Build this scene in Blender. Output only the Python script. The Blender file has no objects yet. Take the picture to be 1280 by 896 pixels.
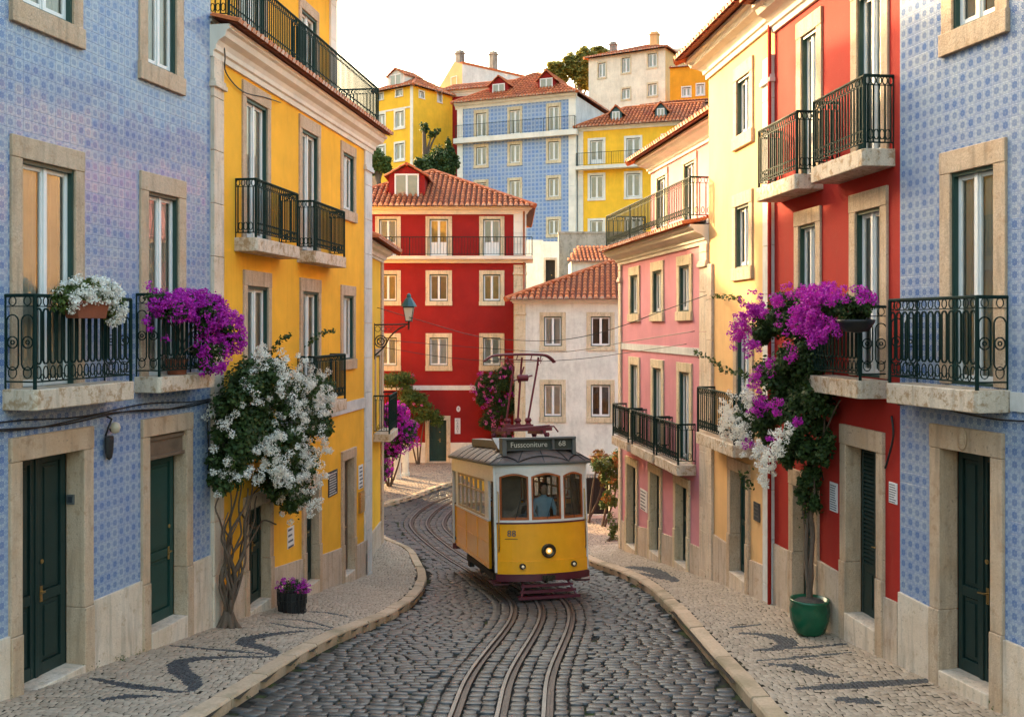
import bpy, math, random
import numpy as np
from mathutils import Vector, Matrix
R = math.radians
SC = bpy.context.scene
COL = SC.collection
# ------------------------------------------------------------------ camera, sky, sun, exposure
FPX, CX, HY, CAMZ = 1244.0, 640.0, 408.0, 7.0      # focal length, centre and horizon of the 1280 px photograph
cam = bpy.data.objects.new('camera', bpy.data.cameras.new('camera')); COL.objects.link(cam)
cam.location = (0, 0, CAMZ); cam.rotation_euler = (R(90), 0, 0)
cam.data.lens = 36.0*FPX/1280; cam.data.sensor_width = 36; cam.data.shift_y = -40/1280
cam.data.clip_end = 2000; cam.data.clip_start = .1
SC.camera = cam
SUN_EL, SUN_AZ = R(19), R(-43)                      # azimuth from +Y, negative = to the left
W = bpy.data.worlds.new('World'); SC.world = W; W.use_nodes = True
nt = W.node_tree; bg = nt.nodes['Background']
sky = nt.nodes.new('ShaderNodeTexSky'); sky.sky_type = 'NISHITA'; sky.sun_disc = False
sky.sun_elevation = SUN_EL; sky.sun_rotation = SUN_AZ
sky.altitude = 0; sky.air_density = 2.0; sky.dust_density = 8.0; sky.ozone_density = 2.6
nt.links.new(sky.outputs[0], bg.inputs[0]); bg.inputs[1].default_value = .15
sl = bpy.data.lights.new('sun', 'SUN'); sl.energy = 2.0; sl.angle = R(1.2); sl.color = (1, .70, .36)
so = bpy.data.objects.new('sun', sl); COL.objects.link(so)
sdir = Vector((math.sin(SUN_AZ)*math.cos(SUN_EL), math.cos(SUN_AZ)*math.cos(SUN_EL), math.sin(SUN_EL)))
so.rotation_euler = sdir.to_track_quat('Z', 'Y').to_euler(); so.location = (-30, 30, 40)
SC.view_settings.view_transform = 'Standard'; SC.view_settings.look = 'None'
SC.view_settings.exposure = 2.82; SC.view_settings.gamma = 1.0
SC.render.engine = 'CYCLES'
SC.cycles.max_bounces = 8; SC.cycles.diffuse_bounces = 4; SC.cycles.glossy_bounces = 3
SC.cycles.transmission_bounces = 4; SC.cycles.transparent_max_bounces = 10
SC.cycles.use_denoising = True; SC.cycles.sample_clamp_indirect = 6

# ------------------------------------------------------------------ mesh helpers
def tag(o, label=None, cat=None, group=None, kind=None):
    if label: o['label'] = label
    if cat: o['category'] = cat
    if group: o['group'] = group
    if kind: o['kind'] = kind
    return o
def empty(name, loc, rz=0, label=None, cat=None, group=None):
    o = bpy.data.objects.new(name, None); COL.objects.link(o)
    o.location = loc; o.rotation_euler = (0, 0, rz); o.empty_display_size = .2
    return tag(o, label, cat, group)
def link_mesh(name, me, mats, parent=None, smooth=False):
    for m in (mats if isinstance(mats, (list, tuple)) else [mats]): me.materials.append(m)
    if smooth: me.polygons.foreach_set('use_smooth', [True]*len(me.polygons))
    o = bpy.data.objects.new(name, me); COL.objects.link(o)
    if parent: o.parent = parent
    return o
def np_obj(name, V, F, mats, parent=None, mi=None, smooth=False):
    me = bpy.data.meshes.new(name)
    V = np.asarray(V, dtype=np.float32); F = np.asarray(F, dtype=np.int32); k = F.shape[1]
    me.vertices.add(len(V)); me.vertices.foreach_set('co', V.ravel())
    me.loops.add(F.size); me.loops.foreach_set('vertex_index', F.ravel())
    me.polygons.add(len(F)); me.polygons.foreach_set('loop_start', np.arange(0, F.size, k, dtype=np.int32))
    if mi is not None: me.polygons.foreach_set('material_index', np.asarray(mi, dtype=np.int32))
    me.update(calc_edges=True); me.validate()
    return link_mesh(name, me, mats, parent, smooth)

class MB:
    """collects shapes; local axes: u along the facade, n outward (stored as -y), z up"""
    def __init__(s): s.v = []; s.f = []; s.m = []
    def add(s, vs, fs, m=0):
        b = len(s.v); s.v += [tuple(v) for v in vs]
        for f in fs: s.f.append([b+i for i in f]); s.m.append(m)
    def raw_box(s, x0, x1, y0, y1, z0, z1, m=0):
        s.add([(x, y, z) for z in (z0, z1) for y in (y0, y1) for x in (x0, x1)],
              [(0, 2, 3, 1), (4, 5, 7, 6), (0, 1, 5, 4), (2, 6, 7, 3), (0, 4, 6, 2), (1, 3, 7, 5)], m)
    def box(s, u0, u1, n0, n1, z0, z1, m=0): s.raw_box(u0, u1, -max(n0, n1), -min(n0, n1), z0, z1, m)
    def quad(s, a, b, c, d, m=0): s.add([a, b, c, d], [(0, 1, 2, 3)], m)
    def poly(s, pts, m=0): s.add(pts, [tuple(range(len(pts)))], m)
    def prism(s, poly, z0, z1, m=0):            # poly of (u, n)
        k = len(poly)
        s.add([(u, -n, z0) for u, n in poly]+[(u, -n, z1) for u, n in poly],
              [tuple(range(k)), tuple(range(2*k-1, k-1, -1))]+[(i, (i+1) % k, k+(i+1) % k, k+i) for i in range(k)], m)
    def prof(s, pr, u0, u1, m=0, sk0=0, sk1=0): # closed profile of (n, z) swept along u
        k = len(pr)
        s.add([(u0-sk0*n, -n, z) for n, z in pr]+[(u1+sk1*n, -n, z) for n, z in pr],
              [tuple(range(k)), tuple(range(2*k-1, k-1, -1))]+[(i, (i+1) % k, k+(i+1) % k, k+i) for i in range(k)], m)
    def tube(s, path, r, sides=5, m=0, closed=False, caps=True):
        P = [Vector(p) for p in path]; n = len(P)
        rr = r if isinstance(r, (list, tuple)) else [r]*n
        b = len(s.v); up = None
        for i in range(n):
            a = P[(i-1) % n] if (closed or i > 0) else P[i]; c = P[(i+1) % n] if (closed or i < n-1) else P[i]
            t = (c-a); t = t.normalized() if t.length > 1e-9 else Vector((0, 0, 1))
            if up is None: up = Vector((0, 0, 1)) if abs(t.z) < .9 else Vector((0, 1, 0))
            e = t.cross(up)
            if e.length < 1e-3: e = t.cross(Vector((1, .3, 0)))
            e.normalize(); g = e.cross(t); up = g
            for k in range(sides):
                an = 2*math.pi*(k+.5)/sides
                s.v.append(tuple(P[i]+(e*math.cos(an)+g*math.sin(an))*rr[i]))
        for i in range(n if closed else n-1):
            for k in range(sides):
                s.f.append([b+i*sides+k, b+i*sides+(k+1) % sides, b+((i+1) % n)*sides+(k+1) % sides, b+((i+1) % n)*sides+k]); s.m.append(m)
        if caps and not closed:
            s.f.append([b+k for k in range(sides-1, -1, -1)]); s.m.append(m)
            s.f.append([b+(n-1)*sides+k for k in range(sides)]); s.m.append(m)
    def lathe(s, prof, c=(0, 0, 0), seg=16, m=0, axis='z', sx=1, sy=1):
        b = len(s.v); k = len(prof)
        for r, z in prof:
            for i in range(seg):
                a = 2*math.pi*i/seg; p = (r*math.cos(a)*sx, r*math.sin(a)*sy, z)
                if axis == 'y': p = (p[0], p[2], p[1])
                elif axis == 'x': p = (p[2], p[0], p[1])
                s.v.append((p[0]+c[0], p[1]+c[1], p[2]+c[2]))
        for j in range(k-1):
            for i in range(seg):
                s.f.append([b+j*seg+i, b+j*seg+(i+1) % seg, b+(j+1)*seg+(i+1) % seg, b+(j+1)*seg+i]); s.m.append(m)
        s.f.append([b+i for i in range(seg-1, -1, -1)]); s.m.append(m)
        s.f.append([b+(k-1)*seg+i for i in range(seg)]); s.m.append(m)
    def build(s, name, mats, parent=None, smooth=False, xf=None, bevel=0, fix=True):
        me = bpy.data.meshes.new(name)
        v = s.v if xf is None else [tuple(xf @ Vector(p)) for p in s.v]
        me.from_pydata(v, [], s.f); me.polygons.foreach_set('material_index', s.m); me.update()
        if fix:
            import bmesh
            bm = bmesh.new(); bm.from_mesh(me); bmesh.ops.recalc_face_normals(bm, faces=bm.faces); bm.to_mesh(me); bm.free()
        o = link_mesh(name, me, mats, parent, smooth)
        if bevel:
            b = o.modifiers.new('bevel', 'BEVEL'); b.width = bevel; b.segments = 2; b.limit_method = 'ANGLE'
        return o
def spline(pts, n=8):
    P = [Vector(p) for p in pts]; out = []
    for i in range(len(P)-1):
        a, b, c, d = P[max(i-1, 0)], P[i], P[i+1], P[min(i+2, len(P)-1)]
        for k in range(n):
            t = k/n
            out.append(.5*((2*b)+(c-a)*t+(2*a-5*b+4*c-d)*t*t+(3*b-3*c+d-a)*t*t*t))
    return out+[P[-1]]

# ------------------------------------------------------------------ materials
class NT:
    def __init__(s, name):
        s.mat = bpy.data.materials.new(name); s.mat.use_nodes = True; s.t = s.mat.node_tree
        s.p = s.t.nodes['Principled BSDF']; s.out = s.t.nodes['Material Output']
    def n(s, typ, **kw):
        x = s.t.nodes.new(typ)
        for k, v in kw.items(): setattr(x, k, v)
        return x
    def ln(s, a, b): s.t.links.new(a, b)
    def val(s, sock, v):
        if hasattr(v, 'is_linked') or isinstance(v, bpy.types.NodeSocket): s.ln(v, sock)
        else: sock.default_value = v
    def m(s, op, a, b=0.0, c=0.0, clamp=False):
        x = s.n('ShaderNodeMath', operation=op); x.use_clamp = clamp
        s.val(x.inputs[0], a); s.val(x.inputs[1], b); s.val(x.inputs[2], c); return x.outputs[0]
    def mix(s, f, a, b, mode='MIX'):
        x = s.n('ShaderNodeMix', data_type='RGBA', blend_type=mode)
        s.val(x.inputs['Factor'], f)
        s.val(x.inputs[6], a if not isinstance(a, tuple) else (*a, 1)[:4]); s.val(x.inputs[7], b if not isinstance(b, tuple) else (*b, 1)[:4])
        return x.outputs[2]
    def coord(s, scale=(1, 1, 1), out='Object'):
        tc = s.n('ShaderNodeTexCoord'); mp = s.n('ShaderNodeMapping'); mp.inputs['Scale'].default_value = scale
        s.ln(tc.outputs[out], mp.inputs[0]); return mp.outputs[0]
    def noise(s, vec, scale, detail=4, rough=.55):
        x = s.n('ShaderNodeTexNoise'); s.ln(vec, x.inputs['Vector'])
        x.inputs['Scale'].default_value = scale; x.inputs['Detail'].default_value = detail; x.inputs['Roughness'].default_value = rough
        return x.outputs['Fac']
    def ramp(s, f, lo, hi, a=0.0, b=1.0):
        x = s.n('ShaderNodeMapRange'); s.val(x.inputs[0], f)
        x.inputs[1].default_value = lo; x.inputs[2].default_value = hi; x.inputs[3].default_value = a; x.inputs[4].default_value = b
        return x.outputs[0]
    def bump(s, h, dist=.01, strength=1.0, nrm=None):
        x = s.n('ShaderNodeBump'); s.ln(h, x.inputs['Height']); x.inputs['Distance'].default_value = dist; x.inputs['Strength'].default_value = strength
        if nrm is not None: s.ln(nrm, x.inputs['Normal'])
        s.ln(x.outputs[0], s.p.inputs['Normal']); return x.outputs[0]
    def base(s, c): s.val(s.p.inputs['Base Color'], (*c, 1) if isinstance(c, tuple) else c)
    def rough(s, r, spec=.5): s.val(s.p.inputs['Roughness'], r); s.p.inputs['Specular IOR Level'].default_value = spec
def scl(c, k): return tuple(min(1, x*k) for x in c)
def plaster(name, col, dirt=.5, rough=.85, streak=.42, bump=.006, grime=0.0):
    t = NT(name); o = t.coord()
    n1 = t.noise(o, .9, 6, .6); n2 = t.noise(t.coord((2.2, 2.2, .22)), 2.0, 5, .65); n3 = t.noise(o, 9, 5, .7)
    c = t.mix(t.ramp(n1, .35, .7), scl(col, .86), scl(col, 1.08))
    c = t.mix(t.ramp(n2, .52, .78, 0, streak), c, scl((col[0]*.62+.05, col[1]*.6+.03, col[2]*.6+.02), .9))
    c = t.mix(t.ramp(n3, .58, .74, 0, dirt*.55), c, scl((col[0]*.75+.08, col[1]*.75+.07, col[2]*.75+.05), .9))
    if grime:
        g1 = t.noise(t.coord((1.5, 1.5, .5)), 1.1, 7, .72); g2 = t.noise(o, 5.5, 6, .75)
        c = t.mix(t.m('MULTIPLY', t.ramp(t.m('ADD', t.m('MULTIPLY', g1, .6), t.m('MULTIPLY', g2, .4)), .47, .60), grime), c, scl((col[0]*.34, col[1]*.32, col[2]*.29), 1))
    t.base(c); t.rough(rough, .25); t.bump(t.noise(o, 45, 6, .7), bump, .8); return t.mat
def stone(name, col, dark=.45, scale=1.0, rough=.8):
    rusty = .95 if 'rusty' in name else .5
    t = NT(name); o = t.coord((scale,)*3)
    sp = t.noise(o, 130, 2, .5); big = t.noise(o, 1.6, 5, .6); pit = t.noise(o, 24, 4, .6); st = t.noise(t.coord((4, 4, .5)), 2.5, 4)
    c = t.mix(t.ramp(sp, .4, .62), scl(col, 1-dark*.8), scl(col, 1.12))
    c = t.mix(t.ramp(big, .4, .7, 0, .55), c, (col[0]*.72, col[1]*.60, col[2]*.46))
    c = t.mix(t.ramp(pit, .62, .70, 0, .75), c, scl(col, .33))
    c = t.mix(t.ramp(st, .48, .72, 0, .6), c, scl(col, .42))
    pa = t.noise(o, 7, 6, .75); c = t.mix(t.ramp(pa, .56 if rusty < .9 else .50, .66 if rusty < .9 else .60, 0, rusty), c, (col[0]*.50, col[1]*.38, col[2]*.26))
    t.base(c); t.rough(rough, .3)
    t.bump(t.m('ADD', t.m('MULTIPLY', pit, -1.2), t.m('MULTIPLY', sp, .35)), .006, .9); return t.mat
def paint(name, col, rough=.4, var=.12, spec=.5, bump=.0015, metal=0.0):
    t = NT(name); o = t.coord(); n1 = t.noise(o, 4, 5, .6); n2 = t.noise(o, 30, 4)
    c = t.mix(t.ramp(n1, .3, .75), scl(col, 1-var), scl(col, 1+var))
    t.base(c); t.rough(t.ramp(n2, .2, .8, rough*.75, rough*1.3), spec); t.p.inputs['Metallic'].default_value = metal
    t.bump(n2, bump, .6); return t.mat
def island(name, ca, cb, rough=.6, spec=.3, bump=.004, bscale=60, stain=None, stscale=.8):
    """every loose piece of the mesh gets its own tint between the two colours"""
    t = NT(name); g = t.n('ShaderNodeNewGeometry'); o = t.coord()
    c = t.mix(g.outputs['Random Per Island'], ca, cb)
    n = t.noise(o, bscale, 4, .6)
    c = t.mix(t.ramp(n, .3, .75, 0, .5), c, scl(tuple((a+b)/2 for a, b in zip(ca, cb)), .55))
    if stain: c = t.mix(t.ramp(t.noise(o, stscale, 5, .65), .5, .72, 0, .7), c, stain)
    t.base(c); t.rough(t.ramp(n, .2, .8, rough*.8, rough*1.25), spec); t.bump(n, bump, .8); return t.mat
def leafy(name, ca, cb, trans=.3):
    t = NT(name); g = t.n('ShaderNodeNewGeometry'); c = t.mix(g.outputs['Random Per Island'], ca, cb)
    t.base(c); t.rough(.55, .25)
    tr = t.n('ShaderNodeBsdfTranslucent'); t.ln(c, tr.inputs[0]); mx = t.n('ShaderNodeMixShader'); mx.inputs[0].default_value = trans
    t.ln(t.p.outputs[0], mx.inputs[1]); t.ln(tr.outputs[0], mx.inputs[2]); t.ln(mx.outputs[0], t.out.inputs[0]); return t.mat
def glass(name, tint=(.86, .9, .9), refl=1.0):
    t = NT(name); fr = t.n('ShaderNodeFresnel'); fr.inputs[0].default_value = 1.5
    f = t.m('ADD', t.m('MULTIPLY', fr.outputs[0], 1.5*refl), .06*refl, clamp=True)
    a = t.n('ShaderNodeBsdfTransparent'); a.inputs[0].default_value = (*tint, 1)
    b = t.n('ShaderNodeBsdfGlossy'); b.inputs['Roughness'].default_value = .015
    bp = t.n('ShaderNodeBump'); bp.inputs['Distance'].default_value = .004; bp.inputs['Strength'].default_value = .25
    t.ln(t.noise(t.coord(), 2.2, 2), bp.inputs['Height']); t.ln(bp.outputs[0], b.inputs['Normal'])
    mx = t.n('ShaderNodeMixShader'); t.ln(f, mx.inputs[0]); t.ln(a.outputs[0], mx.inputs[1]); t.ln(b.outputs[0], mx.inputs[2])
    t.ln(mx.outputs[0], t.out.inputs[0]); return t.mat
def azulejo(name, size=.145, blue=(.004, .066, .250), white=(.48, .53, .57), gloss=.07, grout=True, contrast=1.0):
    """glazed tiles: a rosette in a ring on each tile, quarter flowers at the corners, each tile set a little askew"""
    t = NT(name); tc = t.n('ShaderNodeTexCoord'); sx = t.n('ShaderNodeSeparateXYZ'); t.ln(tc.outputs['Object'], sx.inputs[0])
    X = t.m('MULTIPLY', sx.outputs[0], 1/size); Z = t.m('MULTIPLY', sx.outputs[2], 1/size)
    wob = t.noise(tc.outputs['Object'], 55, 2); 
    fx = t.m('SUBTRACT', t.m('FRACT', X), .5); fz = t.m('SUBTRACT', t.m('FRACT', Z), .5)
    r = t.m('POWER', t.m('ADD', t.m('MULTIPLY', fx, fx), t.m('MULTIPLY', fz, fz)), .5)
    r = t.m('ADD', r, t.m('MULTIPLY', t.m('SUBTRACT', wob, .5), .10))
    an = t.m('ARCTAN2', fz, fx); pet = t.m('COSINE', t.m('MULTIPLY', an, 8.0)); pet4 = t.m('COSINE', t.m('MULTIPLY', an, 4.0))
    ax = t.m('SUBTRACT', .5, t.m('ABSOLUTE', fx)); az = t.m('SUBTRACT', .5, t.m('ABSOLUTE', fz))
    cr = t.m('POWER', t.m('ADD', t.m('MULTIPLY', ax, ax), t.m('MULTIPLY', az, az)), .5)
    sm = lambda v, lo, hi: t.ramp(v, lo, hi)
    inv = lambda v, lo, hi: t.m('SUBTRACT', 1.0, t.ramp(v, lo, hi))
    ring = inv(t.m('ABSOLUTE', t.m('SUBTRACT', r, .43)), .018, .045)
    ros = inv(t.m('SUBTRACT', r, t.m('MULTIPLY', pet, .045)), .29, .335)
    hole = t.m('MAXIMUM', inv(r, .045, .075), inv(t.m('ABSOLUTE', t.m('SUBTRACT', r, t.m('ADD', .17, t.m('MULTIPLY', pet4, .04)))), .008, .03))
    cor = t.m('MAXIMUM', inv(t.m('ABSOLUTE', t.m('SUBTRACT', cr, .17)), .02, .045), inv(cr, .07, .11))
    msk = t.m('MAXIMUM', t.m('MAXIMUM', t.m('MULTIPLY', ring, .85), t.m('MULTIPLY', ros, t.m('SUBTRACT', 1.0, t.m('MULTIPLY', hole, .6)))), t.m('MULTIPLY', cor, .9))
    msk = t.m('MULTIPLY', msk, t.ramp(t.noise(tc.outputs['Object'], 90, 3, .7), .25, .6, .7, 1.0))
    cell = t.n('ShaderNodeCombineXYZ'); t.ln(t.m('FLOOR', X), cell.inputs[0]); t.ln(t.m('FLOOR', Z), cell.inputs[1])
    wn = t.n('ShaderNodeTexWhiteNoise'); wn.noise_dimensions = '3D'; t.ln(cell.outputs[0], wn.inputs['Vector'])
    var = t.ramp(wn.outputs['Value'], 0, 1, .82, 1.0)
    fade = t.ramp(t.noise(tc.outputs['Object'], 7, 4, .7), .3, .75, .8, 1.0)
    msk = t.m('MULTIPLY', t.m('MULTIPLY', msk, var), t.m('MULTIPLY', fade, contrast))
    c = t.mix(msk, white, blue)
    c = t.mix(t.ramp(wn.outputs['Value'], .0, 1, 0, .22), c, scl(blue, 1.8))
    c = t.mix(t.ramp(t.noise(tc.outputs['Object'], 1.3, 5, .7), .5, .8, 0, .15), c, (.30, .27, .25))
    edge = t.m('MAXIMUM', t.m('ABSOLUTE', fx), t.m('ABSOLUTE', fz)); g = sm(edge, .468, .488)
    c = t.mix(t.m('MULTIPLY', g, .8), c, (.20, .24, .36) if grout else (.62, .66, .74))
    t.base(c); t.rough(t.m('ADD', t.m('MULTIPLY', g, .5), gloss), .36)
    va = t.n('ShaderNodeVectorMath', operation='SUBTRACT'); t.ln(wn.outputs['Color'], va.inputs[0]); va.inputs[1].default_value = (.5, .5, .5)
    vs = t.n('ShaderNodeVectorMath', operation='SCALE'); t.ln(va.outputs[0], vs.inputs[0]); vs.inputs['Scale'].default_value = .035
    ge = t.n('ShaderNodeNewGeometry'); vd = t.n('ShaderNodeVectorMath', operation='ADD'); t.ln(vs.outputs[0], vd.inputs[0]); t.ln(ge.outputs['Normal'], vd.inputs[1])
    vn = t.n('ShaderNodeVectorMath', operation='NORMALIZE'); t.ln(vd.outputs[0], vn.inputs[0])
    h = t.m('ADD', t.m('MULTIPLY', g, -1.0), t.m('MULTIPLY', t.noise(tc.outputs['Object'], 14, 3), .5))
    t.bump(h, .004, .7, vn.outputs[0]); return t.mat
def emit(name, col, e, base=(.8, .8, .8)):
    t = NT(name); t.base(base); t.rough(.2); t.p.inputs['Emission Color'].default_value = (*col, 1); t.p.inputs['Emission Strength'].default_value = e; return t.mat

M = dict(
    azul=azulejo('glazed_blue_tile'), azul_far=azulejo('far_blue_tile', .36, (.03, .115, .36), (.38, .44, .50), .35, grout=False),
    yellow=plaster('yellow_plaster', (.88, .45, .035)), red=plaster('red_plaster', (.38, .022, .014)), dred=plaster('deep_red_plaster', (.27, .013, .011), streak=.2),
    cream=plaster('cream_plaster', (.77, .46, .20)), pink=plaster('pink_plaster', (.63, .255, .30)), white=plaster('white_plaster', (.76, .73, .64), grime=.28, dirt=.8, streak=.45),
    byellow=plaster('bright_yellow_plaster', (.90, .50, .035)), oyellow=plaster('ochre_plaster', (.78, .33, .02)), pale=plaster('pale_plaster', (.80, .70, .56), grime=.22),
    gwhite=plaster('grey_white_paint', (.66, .65, .62), dirt=.6, grime=.25), trim=plaster('cornice_paint', (.78, .72, .62), dirt=.6, streak=.35), concrete=plaster('old_concrete', (.34, .31, .27), dirt=1, streak=.8, grime=.85),
    stone=stone('tan_granite', (.62, .46, .32)), slab=stone('rusty_slab', (.72, .60, .47), .35), wstone=stone('pale_limestone', (.74, .61, .48), .25), lime=stone('far_limestone', (.68, .56, .38), .2, .5),
    plinth=stone('stained_limestone', (.62, .50, .39), .3), green=paint('dark_green_paint', (.012, .050, .040), .38), dgreen=paint('black_green_door', (.010, .028, .024), .35),
    sash=paint('white_window_paint', (.78, .77, .74), .4, .05), iron=paint('green_black_iron', (.007, .023, .019), .6, .2, .12), black=paint('black_iron', (.012, .012, .013), .45, .3),
    wood=paint('brown_wood', (.36, .09, .02), .35, .3), dwood=paint('weathered_wood', (.17, .11, .07), .7, .3), brass=paint('old_brass', (.55, .36, .14), .3, .2, metal=.9),
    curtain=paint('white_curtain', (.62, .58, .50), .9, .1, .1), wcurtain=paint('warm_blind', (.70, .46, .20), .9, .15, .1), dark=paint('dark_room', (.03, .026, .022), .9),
    glass=glass('window_glass'), tglass=glass('tram_glass', (.8, .84, .82), .6),
    tile=island('clay_roof_tile', (.66, .19, .06), (.42, .095, .035), .8, .2, .004, 30, (.22, .10, .06), .9), tgap=paint('tile_shadow_clay', (.20, .06, .03), .9), ridge=island('tile_mortar', (.70, .55, .45), (.55, .25, .14), .9),
    teal=paint('teal_dormer_paint', (.03, .10, .11), .5), bark=stone('twisted_bark', (.15, .105, .075), .5, 2), terracotta=paint('terracotta_pot', (.22, .06, .025), .75, .25),
    gpot=paint('green_glaze', (.008, .085, .04), .22, .25), paper=paint('printed_paper', (.72, .71, .70), .7, .05), ink=paint('ink', (.06, .07, .10), .7),
    leaf=leafy('vine_leaf', (.020, .045, .014), (.065, .105, .025)), leaf2=leafy('bright_leaf', (.05, .10, .02), (.14, .17, .035)), leaf3=leafy('sunny_leaf', (.15, .16, .03), (.30, .26, .06), .45), leafo=leafy('autumn_leaf', (.28, .08, .015), (.16, .12, .02)),
    fwhite=leafy('white_petal', (.80, .76, .66), (.88, .86, .80), .25), fmag=leafy('magenta_petal', (.40, .012, .36), (.62, .035, .50), .3), fpink=leafy('pink_petal', (.60, .06, .26), (.62, .22, .36), .3),
    grass=leafy('moss_green', (.05, .08, .015), (.10, .13, .03)),
)
# ------------------------------------------------------------------ the lie of the street
LBX = [(0, -8.93), (11.84, -6.09), (16.45, -4.985), (25.8, -3.66), (25.9, -4.0), (31, -4.0), (60, -4.0)]
RBX = [(0, 8.67), (11.28, 5.80), (13.45, 5.244), (17.87, 4.712), (21.8, 4.311), (29.66, 3.219), (33, 3.2), (60, 3.2)]
LBH = [(-8, 2.2), (0, 3.05), (11.84, 4.44), (16.45, 4.97), (25.8, 6.39), (31, 6.65), (40, 6.75), (52, 6.85), (60, 6.9)]
RBH = [(-8, 3.4), (0, 3.9), (11.65, 4.49), (13.5, 4.57), (17.87, 4.97), (21.8, 5.5), (29.66, 6.6), (34, 6.75), (52, 6.85), (60, 6.9)]
def ip(tab, y): return np.interp(y, [a for a, b in tab], [b for a, b in tab])
def H(x, y):                                          # road level (z); pavements are 0.12 higher
    x = np.asarray(x, float); y = np.asarray(y, float)
    xl, xr = ip(LBX, y), ip(RBX, y); t = np.clip((x-xl)/(xr-xl), 0, 1)
    dip = np.clip(.013*y, 0, .30)*np.clip((40-y)/12, 0, 1)
    return CAMZ-((1-t)*ip(LBH, y)+t*ip(RBH, y)+.12+dip*4*t*(1-t))
def ground(px, py, dz=0.0):                           # where the street lies along one line of sight
    Y = np.arange(4, 60, .01); X = (px-CX)/FPX*Y; Z = CAMZ-(py-HY)/FPX*Y
    i = int(np.argmax(Z-(H(X, Y)+dz) < 0)); return float(X[i]), float(Y[i])
def pt(px, py, Y): return Vector(((px-CX)/FPX*Y, Y, CAMZ-(py-HY)/FPX*Y))
def ext(pts, y):                                      # carry the first segment back towards the camera
    (x0, y0), (x1, y1) = pts[0], pts[1]; k = (y-y0)/(y1-y0); return [(x0+(x1-x0)*k, y)]+pts
KL = ext([ground(*p) for p in [(273, 896), (334, 856), (400, 814), (478, 779), (515, 757), (529, 740), (533, 724), (526, 706), (513, 689), (474, 673)]], 2)
KL = [(v.x, v.y) for v in spline([(x, y, 0) for x, y in KL], 5)]+[(-4.3, 31.2), (-7, 31.4)]
KR = ext([ground(*p) for p in [(948, 896), (900, 839), (849, 779), (810, 740), (775, 720), (744, 708.6)]], 2)
KR = [(v.x, v.y) for v in spline([(x, y, 0) for x, y in KR+[(2.0, 29.2), (1.85, 31.5), (2.0, 34), (2.8, 37), (6, 39.5)]], 5)]
f0, f1 = ground(475, 635), ground(570, 605)
KF = [(v.x, v.y) for v in spline([(-12, f0[1]-2.2, 0), (f0[0]-1, f0[1]-.45, 0), (*f0, 0), ((f0[0]+f1[0])/2, (f0[1]+f1[1])/2-.15, 0), (*f1, 0), (-1.2, 43.7, 0), (.5, 44.3, 0), (7, 44.6, 0)], 5)]
PL = [(float(ip(LBX, y))-.4, y) for y in (31.1, 26, 25.7, 16.45, 12, 2)]+KL
PR = KR+[(12, 39.6), (12, 31), (4, 31)]+[(float(ip(RBX, y))+.4, y) for y in (29.66, 21.8, 17.87, 13.45, 11.3, 2)]
PF = KF+[(9, 52), (-14, 52)]
def inside(poly, X, Y):
    r = np.zeros(len(X), bool); k = len(poly)
    for i in range(k):
        (x0, y0), (x1, y1) = poly[i], poly[(i+1) % k]
        if y0 == y1: continue
        c = ((y0 > Y) != (y1 > Y)) & (X < (x1-x0)*(Y-y0)/(y1-y0)+x0); r ^= c
    return r
def dist(line, X, Y):
    d = np.full(len(X), 1e9)
    for (x0, y0), (x1, y1) in zip(line[:-1], line[1:]):
        dx, dy = x1-x0, y1-y0; L2 = dx*dx+dy*dy+1e-12
        t = np.clip(((X-x0)*dx+(Y-y0)*dy)/L2, 0, 1); d = np.minimum(d, np.hypot(X-x0-t*dx, Y-y0-t*dy))
    return d
TRK = [ground(*p) for p in [(600, 1010), (614, 930), (628, 896), (634, 849), (658, 810), (677, 779), (678, 757)]]
TRAM = (.74, 22.1); TYAW = R(12.4)
TRK += [(TRAM[0]-math.sin(TYAW)*d, TRAM[1]+math.cos(TYAW)*d) for d in (1.5, 4.0, 6.2)]
TRK += [ground(*p) for p in [(540, 668), (533, 652), (548, 635), (572, 623)]]+[(-1.1, 41.4), (.6, 42.6), (3, 42.9), (6.5, 42.6)]
TRKS = [(v.x, v.y) for v in spline([(x, y, 0) for x, y in TRK], 10)]
_t = np.array(TRKS); _k = np.hanning(27); _k /= _k.sum(); _p = np.concatenate([np.repeat(_t[:1], 13, 0), _t, np.repeat(_t[-1:], 13, 0)])
TRKS = [tuple(v) for v in np.stack([np.convolve(_p[:, i], _k, 'valid') for i in (0, 1)], 1)][3:-3]
rng = np.random.default_rng(7)
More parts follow.
